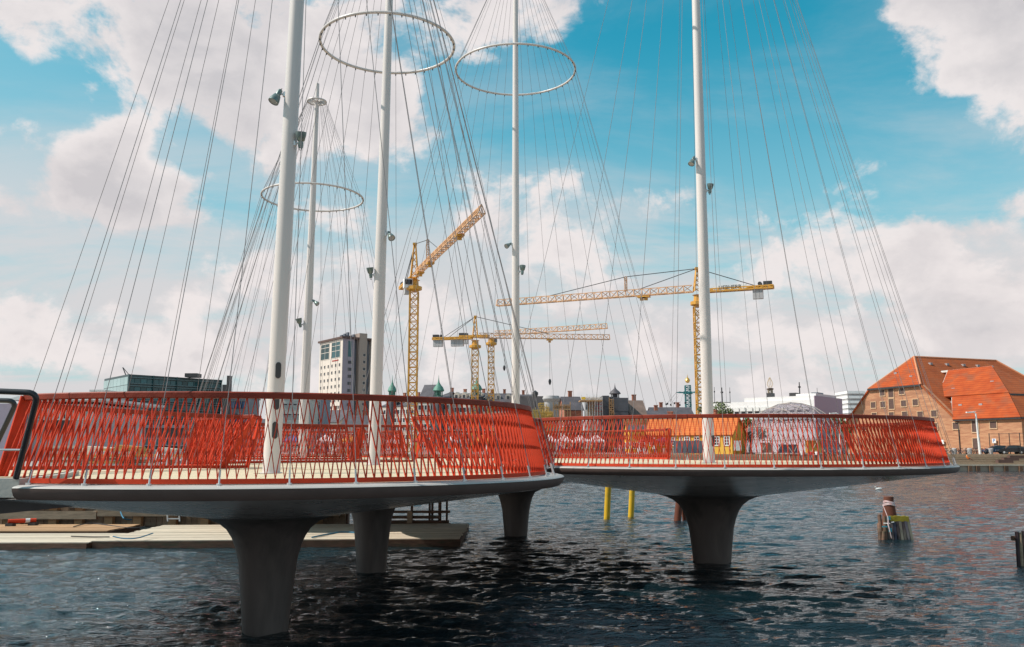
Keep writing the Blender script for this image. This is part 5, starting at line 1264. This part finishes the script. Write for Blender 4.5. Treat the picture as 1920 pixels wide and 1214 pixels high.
shell(1102, 1131, 748, 216, 6, DKGREY, 'dark upper shell behind the scaffold with the yellow banner')
shell(1131, 1144, 742, 211, 7, DKGREY, 'dark concrete tower left of the timber stair frame')
shell(1152, 1180, 746, 211, 7, DKGREY, 'dark concrete tower right of the timber stair frame')
shell(1144, 1152, 744, 213, 4, mat('shell_back', (.07, .07, .08), .9), 'dark slot with timber frames between two concrete towers')
YF = mat('yellow_formwork', (.62, .40, .10), .7, var=.2, vs=1)
def frame(px0, px1, py0, py1, D, nx, nz, m, label, r=.10, name='scaffold', board=None):
    x0, x1 = bx(px0, D), bx(px1, D); z0, z1 = zof(py1, D), zof(py0, D); t = thing(name, label, name.replace('_', ' '), (x0, D, GZ), 'scaffolds and formwork of the building site')
    for i in range(nx+1): x = x0+(x1-x0)*i/nx; mb = MB(); mb.beam((x, D, GZ), (x, D, z1+random.uniform(0, .8)), r*2, r*2); part('standard', mb, m, t)
    for j in range(nz+1): z = z0+(z1-z0)*j/nz; mb = MB(); mb.beam((x0, D-.1, z), (x1, D-.1, z), r*2, r*2); part('ledger', mb, m, t)
    for i in range(nx):
        for j in range(nz):
            if (i+j) % 3 == 0: mb = MB(); mb.beam((x0+(x1-x0)*i/nx, D-.2, z0+(z1-z0)*j/nz), (x0+(x1-x0)*(i+1)/nx, D-.2, z0+(z1-z0)*(j+1)/nz), r*1.2, r*1.2); part('brace', mb, m, t)
    if board:
        for j in range(nz): z = z0+(z1-z0)*(j+.5)/nz; mb = MB(); mb.box(((x0+x1)/2, D+.25, z), (x1-x0, .12, (z1-z0)/nz*.62)); part('board', mb, board, t)
    return t
frame(992, 1008, 770, 783, 205, 4, 3, YF, 'bright yellow formwork beside the curved railing top', board=mat('yellow_boarding', (.72, .50, .16), .7, var=.2, vs=1))
frame(1008, 1038, 773, 784, 206, 6, 2, YF, 'ochre formwork wall with upright stakes', board=YF)
frame(1010, 1020, 757, 773, 208, 3, 4, YF, 'stack of small yellow frames above the formwork', .08)
frame(1022, 1030, 764, 774, 207, 3, 2, YF, 'row of short yellow stakes', .08)
frame(1144, 1152, 750, 783, 210, 2, 8, TIMBO, 'tall timber stair frame between the dark concrete towers', .10)
frame(1104, 1117, 754, 770, 210.5, 5, 4, TIMBO, 'timber shoring grid under the banner deck', .07)
frame(1117, 1131, 752, 772, 210.2, 2, 3, mat('scaffold_red', (.35, .05, .05), .6), 'dark red leaning props under the banner deck', .07)
frame(1092, 1131, 745, 750, 209, 8, 1, FR, 'white and yellow banner guard rail on the top deck', .05, board=mat('banner_cloth', (.72, .66, .60), .7))
x = bx(1095, 208.7); mb = MB(); mb.box((x, 208.7, zof(747, 208.7)), (1.0, .05, .6)); solo('yellow_banner', mb, mat('banner_yellow', (.8, .55, .05), .6), 'small yellow banner on the top deck of the building site', 'banner')
mb = MB(); x0, x1 = bx(1089, 208), bx(1131, 208); mb.box(((x0+x1)/2, 210.5, zof(751.5, 208)), (x1-x0, 5.5, .3)); solo('deck_platform', mb, TIMBO, 'orange timber platform sticking out under the banner', 'platform')
frame(1038, 1070, 760, 768, 204, 6, 1, TIMBO, 'brown timber guard rail in front of the brick gable house', board=TIMBO)
mb = MB(); mb.lathe([(0, 2.2), (1.4, 2.2), (1.7, 1.5), (1.4, .9), (1.2, .8), (1.2, -7), (0, -7)], (bx(1031, 209), 209, zof(760, 209)), 12); solo('cement_silo', mb, CONC, 'pale grey cement silo beside the dark shell', 'silo', smooth=True)
mb = MB(); mb.lathe([(0, 2.2), (1.4, 2.2), (1.7, 1.5), (1.4, .9), (1.2, .8), (1.2, -7), (0, -7)], (bx(1038, 210), 210, zof(760, 210)), 12); solo('cement_silo', mb, CONC, 'second grey silo, right of the first one', 'silo', smooth=True)
t, R = town(1060, 1094, 214, 768, 744, 10, 'brick house with steep slate roof in the middle of the building site', BRICKR, SLATE, rz=rad(6), wm=wn2, rows=3, cols=5, wz=(.9, 1.3), storey=2.6, chim=1)
t, R = town(1184, 1213, 214, 777, 751, 9, 'house with steep brown roof and skylights right of the concrete towers', STONE, mat('brown_roof', (.16, .11, .09), .7, var=.2, vs=.6), rz=rad(4), wm=wn2, rows=2, cols=4, wz=(.9, 1.3), storey=2.6, chim=1)
for k, x in enumerate((.9, 2.1)):
    mb = MB(); mb.box((x+.2, 1.7+k*.2, 8.8+k*.6), (.8, .8, .16), M=Matrix.Rotation(rad(38), 3, 'X')); mb.v = [tuple(R @ Vector(v)) for v in mb.v]; part('skylight', mb, GLP, t)
town(1225, 1302, 250, 778, 764, 10, 'long low dark roofed row house left of the long jib crane', BRICKR, SLATE, wm=wn2, rows=1, cols=9, wz=(.9, 1.3), storey=2.6, chim=2)
town(1213, 1262, 232, 782, 770, 9, 'low grey roofed house in front of the long row', STONE, SLATE, wm=wn2, rows=1, cols=6, wz=(.9, 1.3), storey=2.6, chim=1)
town(1180, 1240, 200, 806, 786, 8, 'low house with orange boards beneath the steep brown roof', OCHRE, SLATE, wm=wn2, rows=1, cols=6, wz=(.9, 1.3), sill=1.0, chim=0)
town(575, 640, 300, 792, 770, 12, 'stone house between hotel tower and far left mast, low over the rail', STONE, SLATE, rz=rad(-25), wm=wn, rows=3, cols=7, wz=(1.0, 1.7), storey=3.0, chim=1)
town(640, 712, 290, 796, 779, 12, 'low slate roofed house under the hotel tower', STONE, SLATE, wm=wn, rows=2, cols=8, wz=(1.0, 1.7), storey=3.0, chim=1)
town(446, 530, 280, 800, 786, 12, 'low grey house seen between dense red slats and near mast', CONC, SLATE, wm=wn, rows=2, cols=8, wz=(1.0, 1.7), storey=3.0, chim=1)
frame(1170, 1268, 787, 797, 176, 14, 2, TIMBO, 'long orange timber hoarding scaffold behind the right platform railing', .07, board=mat('orange_boards', (.55, .33, .16), .7, var=.15))
x = bx(1030, 232); mb = MB(); mb.lathe([(0, 0), (.8, -.6), (.8, -1.2), (.15, -2.2), (.15, -14), (0, -14)], (bx(1004, 235), 235, zof(732, 235)), 10); solo('lamp_mast', mb, DARK, 'small dark lamp head on a thin post over the building site', 'lamp post')

# ---------------------------------------------------------------- market tents and pavilion on the quay
TENT = mat('white_tent_cloth', (.72, .68, .68), .8, var=.04)
def tent(px, y, w, label, m=TENT, h=2.4):
    x = bx(px, y); t = thing('market_tent', label, 'tent', (x, y, GZ), 'market tents on the far quay'); R_ = w/2
    for sx in (-1, 1):
        for sy in (-1, 1): mb = MB(); mb.beam((x+sx*R_*.95, y+sy*R_*.95, GZ), (x+sx*R_*.95, y+sy*R_*.95, GZ+h), .08, .08); part('pole', mb, FR, t)
    mb = MB(); c = [(x-R_, y-R_, GZ+h), (x+R_, y-R_, GZ+h), (x+R_, y+R_, GZ+h), (x-R_, y+R_, GZ+h), (x, y, GZ+h+1.2)] + [(x-R_, y-R_, GZ+h-.3), (x+R_, y-R_, GZ+h-.3), (x+R_, y+R_, GZ+h-.3), (x-R_, y+R_, GZ+h-.3)]
    mb.add(c, [(0, 1, 4), (1, 2, 4), (2, 3, 4), (3, 0, 4), (0, 5, 6, 1), (1, 6, 7, 2), (2, 7, 8, 3), (3, 8, 5, 0)]); part('canopy', mb, m, t)
RB = [mat('awning_'+n, c, .8, var=.1) for n, c in (('red', (.45, .04, .03)), ('orange', (.6, .25, .05)), ('blue', (.05, .10, .25)))]
tp = [(1004, 'white tent at the left end of the market row'), (1030, 'white tent second in the market row'), (1058, 'white tent under the brick gable house'), (1088, 'white tent left of the pale concrete wall'), (1118, 'white tent under the banner deck'),
      (742, 'white tent seen right of the second mast'), (790, 'red awning tent behind the slanted end post'), (850, 'white tent behind the curve of the near railing'), (905, 'orange awning tent behind the near railing'), (1215, 'red awning tent behind the middle slats'), (1244, 'blue awning tent near the slanted end post'),
      (610, 'white tent under the hotel tower'), (655, 'orange tent left of the second mast'), (548, 'blue tent right of the near mast')]
for k, (px, lab) in enumerate(tp):
    m = TENT if 'white' in lab else RB[0] if 'red awn' in lab else RB[1] if 'orange' in lab else RB[2]
    tent(px, 163.5+(k % 3)*1.5, 2.9, lab, m)
# low stalls
for k in range(16):
    px = 560+k*46+random.uniform(-9, 9); y = 161.5+random.uniform(0, 1)
    if px > 1265: px -= 700
    if 960 < px < 1000: px += 45
    SN = (('pale stone', STONE), ('red', RB[0]), ('orange timber', TIMBO), ('slate blue', DGLAZ), ('white', WPL))[k % 5]
    x = bx(px, y); t = thing('market_stall', '%s market stall with a white top, %s in the row on the far quay' % (SN[0], ('first', 'second', 'third', 'fourth', 'fifth', 'sixth', 'seventh', 'eighth', 'ninth', 'tenth', 'eleventh', 'twelfth', 'thirteenth', 'fourteenth', 'fifteenth', 'sixteenth')[k]), 'stall', (x, y, GZ), 'stalls of the quay market')
    mb = MB(); mb.box((x, y, GZ+.5), (1.9, .7, 1.0)); part('counter', mb, SN[1], t)
    mb = MB(); mb.box((x, y, GZ+1.03), (2.0, .8, .06)); part('counter_top', mb, FR, t)

# ---------------------------------------------------------------- people on the far quay
SKIN = [mat('skin_light', (.58, .34, .25), .6), mat('skin_tan', (.38, .20, .13), .6)]
CLO = {n: mat('cloth_'+n, c, .85, var=.12) for n, c in dict(white=(.7, .68, .68), red=(.5, .03, .03), blue=(.04, .10, .30), black=(.025, .025, .03), grey=(.25, .25, .27), orange=(.65, .17, .03), pink=(.6, .25, .28), green=(.06, .18, .08), yellow=(.65, .45, .06), denim=(.07, .11, .20), beige=(.45, .36, .26), brown=(.16, .08, .05)).items()}
HAIR = [mat('hair_dark', (.03, .02, .015), .7), mat('hair_fair', (.35, .22, .09), .7)]
def body_mesh(pose):
    J = {}; E = []
    def j(n, co, r, par=None):
        J[n] = (len(J), Vector(co), r)
        if par: E.append((J[par][0], J[n][0]))
    if pose == 'sit':
        j('pel', (0, 0, .16), .15); hips = .16
        j('sp', (0, .05, .42), .14, 'pel'); j('ch', (0, .02, .62), .15, 'sp'); j('nk', (0, -.02, .76), .055, 'ch'); j('h1', (0, -.05, .86), .085, 'nk'); j('h2', (0, -.05, .96), .08, 'h1')
        for s in (-1, 1):
            j('k%d' % s, (s*.16, -.42, .34), .075, 'pel'); j('a%d' % s, (s*.17, -.78, .0), .05, 'k%d' % s); j('t%d' % s, (s*.17, -.95, -.02), .04, 'a%d' % s)
            j('s%d' % s, (s*.19, .02, .64), .06, 'ch'); j('e%d' % s, (s*.25, -.15, .42), .045, 's%d' % s); j('w%d' % s, (s*.14, -.38, .42), .035, 'e%d' % s); j('f%d' % s, (s*.12, -.46, .42), .032, 'w%d' % s)
    else:
        st = .22 if pose == 'walk' else .02
        j('pel', (0, 0, .93), .135); j('sp', (0, 0, 1.15), .12, 'pel'); j('ch', (0, 0, 1.36), .145, 'sp'); j('nk', (0, 0, 1.50), .052, 'ch'); j('h1', (0, -.02, 1.60), .080, 'nk'); j('h2', (0, -.01, 1.69), .078, 'h1')
        for s in (-1, 1):
            j('th%d' % s, (s*.10, -s*st*.2, .80), .095, 'pel'); j('k%d' % s, (s*.11, -s*st*.7, .50), .062, 'th%d' % s); j('a%d' % s, (s*.11, -s*st+.08*(s > 0)*(st > .1), .09), .042, 'k%d' % s); j('t%d' % s, (s*.12, -s*st-.14, .04), .036, 'a%d' % s)
            j('s%d' % s, (s*.18, 0, 1.40), .06, 'ch'); j('e%d' % s, (s*.26, s*st*.4+.02, 1.13), .043, 's%d' % s)
            if pose == 'arm' and s > 0: j('w%d' % s, (s*.20, -.2, 1.30), .034, 'e%d' % s); j('f%d' % s, (s*.16, -.26, 1.40), .032, 'w%d' % s)
            else: j('w%d' % s, (s*.27, s*st*.9-.05, .90), .032, 'e%d' % s); j('f%d' % s, (s*.27, s*st-.07, .80), .03, 'w%d' % s)
    me = bpy.data.meshes.new('sk'); me.from_pydata([v[1] for v in J.values()], E, []); o = bpy.data.objects.new('sk', me); COL.objects.link(o)
    sm = o.modifiers.new('s', 'SKIN'); me.skin_vertices if me.skin_vertices else None
    if not me.skin_vertices: 
        bm = bmesh.new(); bm.from_mesh(me); bm.verts.layers.skin.verify(); bm.to_mesh(me); bm.free()
    for v, (i, co, r) in zip(me.skin_vertices[0].data, J.values()): v.radius = (r, r)
    me.skin_vertices[0].data[0].use_root = True
    ss = o.modifiers.new('u', 'SUBSURF'); ss.levels = 1
    dg = bpy.context.evaluated_depsgraph_get(); m2 = bpy.data.meshes.new_from_object(o.evaluated_get(dg)); bpy.data.objects.remove(o)
    for m in (CLO['denim'], CLO['white'], SKIN[0], HAIR[0], CLO['black']): m2.materials.append(m)
    m2.name = 'person'
    for p in m2.polygons:
        c = p.center
        if pose == 'sit': p.material_index = 3 if (c.z > .90 or (c.z > .84 and c.y > -.04)) else 2 if c.z > .77 or (c.y < -.40 and .36 < c.z < .5 and abs(c.x) < .17) else 1 if (c.z > .24 and c.y > -.2) or (c.z > .38 and c.y > -.38) else 4 if c.y < -.85 else 0
        else: p.material_index = 3 if (c.z > 1.66 or (c.z > 1.56 and c.y > .02)) else 2 if c.z > 1.47 or (c.z < .92 and abs(c.x) > .20) or (pose == 'arm' and c.y < -.15 and c.z > 1.25) else 1 if c.z > .93 or (abs(c.x) > .2 and c.z > .9) else 4 if c.z < .09 else 0
        p.use_smooth = True
    return m2
BM = {k: body_mesh(k) for k in ('stand', 'walk', 'arm', 'sit')}
cn = [c for c in CLO]
combos = [(a, b) for a in ('white', 'red', 'blue', 'black', 'grey', 'pink', 'orange', 'green', 'yellow', 'beige') for b in ('denim', 'black', 'grey', 'beige', 'white', 'brown')]
random.shuffle(combos)
def person(x, y, z, rz, pose, top, bot, label, s=1.0, skin=0, hair=0, grp=None):
    o = bpy.data.objects.new('person', BM[pose]); COL.objects.link(o); o.location = (x, y, z); o.rotation_euler = (0, 0, rz); o.scale = (s, s, s)
    for i, m in enumerate((CLO[bot], CLO[top], SKIN[skin], HAIR[hair], CLO['black'])):
        o.material_slots[i].link = 'OBJECT'; o.material_slots[i].material = m
    o['label'] = label; o['category'] = 'person'
    if grp: o['group'] = grp
spots = []
for k in range(50):
    if k < 14: px = 560+k*11+random.uniform(-4, 4); w = 'between the near and second mast' 
    elif k < 30: px = 725+(k-14)*16+random.uniform(-5, 5); w = 'behind the curved near left railing'
    elif k < 40: px = 1025+(k-30)*22+random.uniform(-6, 6); w = 'in front of the market tents'
    elif k < 44: px = 1300+(k-40)*14; w = 'beside the dark hoarding'
    else: px = 1505+(k-44)*13+random.uniform(-3, 3); w = 'on the steps near the glass dome'
    y = 152.6+random.uniform(0, 3.5) if k < 44 else 144.9+random.uniform(-.3, .3)
    z = GZ if k < 44 else .95+.17+.17*2+.34
    if k >= 44: z = 1.55
    spots.append((px, y, z, w))
for k, (px, y, z, w) in enumerate(spots):
    a, b = combos[k % len(combos)]; pose = ('stand', 'walk', 'arm')[k % 3]
    person(bx(px, y), y, z, random.uniform(0, 6.28), pose, a, b, 'person in %s top and %s trousers %s %s' % (a, b, {'stand': 'standing', 'walk': 'walking', 'arm': 'waving'}[pose], w), random.uniform(.93, 1.06), k % 5 == 0, k % 2, 'people on the far quay')
zs = 1.55
person(bx(1811, 145), 144.8, zs, rad(70), 'sit', 'orange', 'brown', 'person in orange top sitting on the quay steps at the right', 1.15, 0, 0)
# vehicles half hidden behind the slats
car(bx(1080, 172), 172, GZ, rad(8), ('red', (.35, .02, .02)), 'red car on the far quay half hidden by the slats')
car(bx(955, 170), 170, GZ, rad(184), ('grey', (.25, .25, .27)), 'grey car on the far quay behind the curved railing')
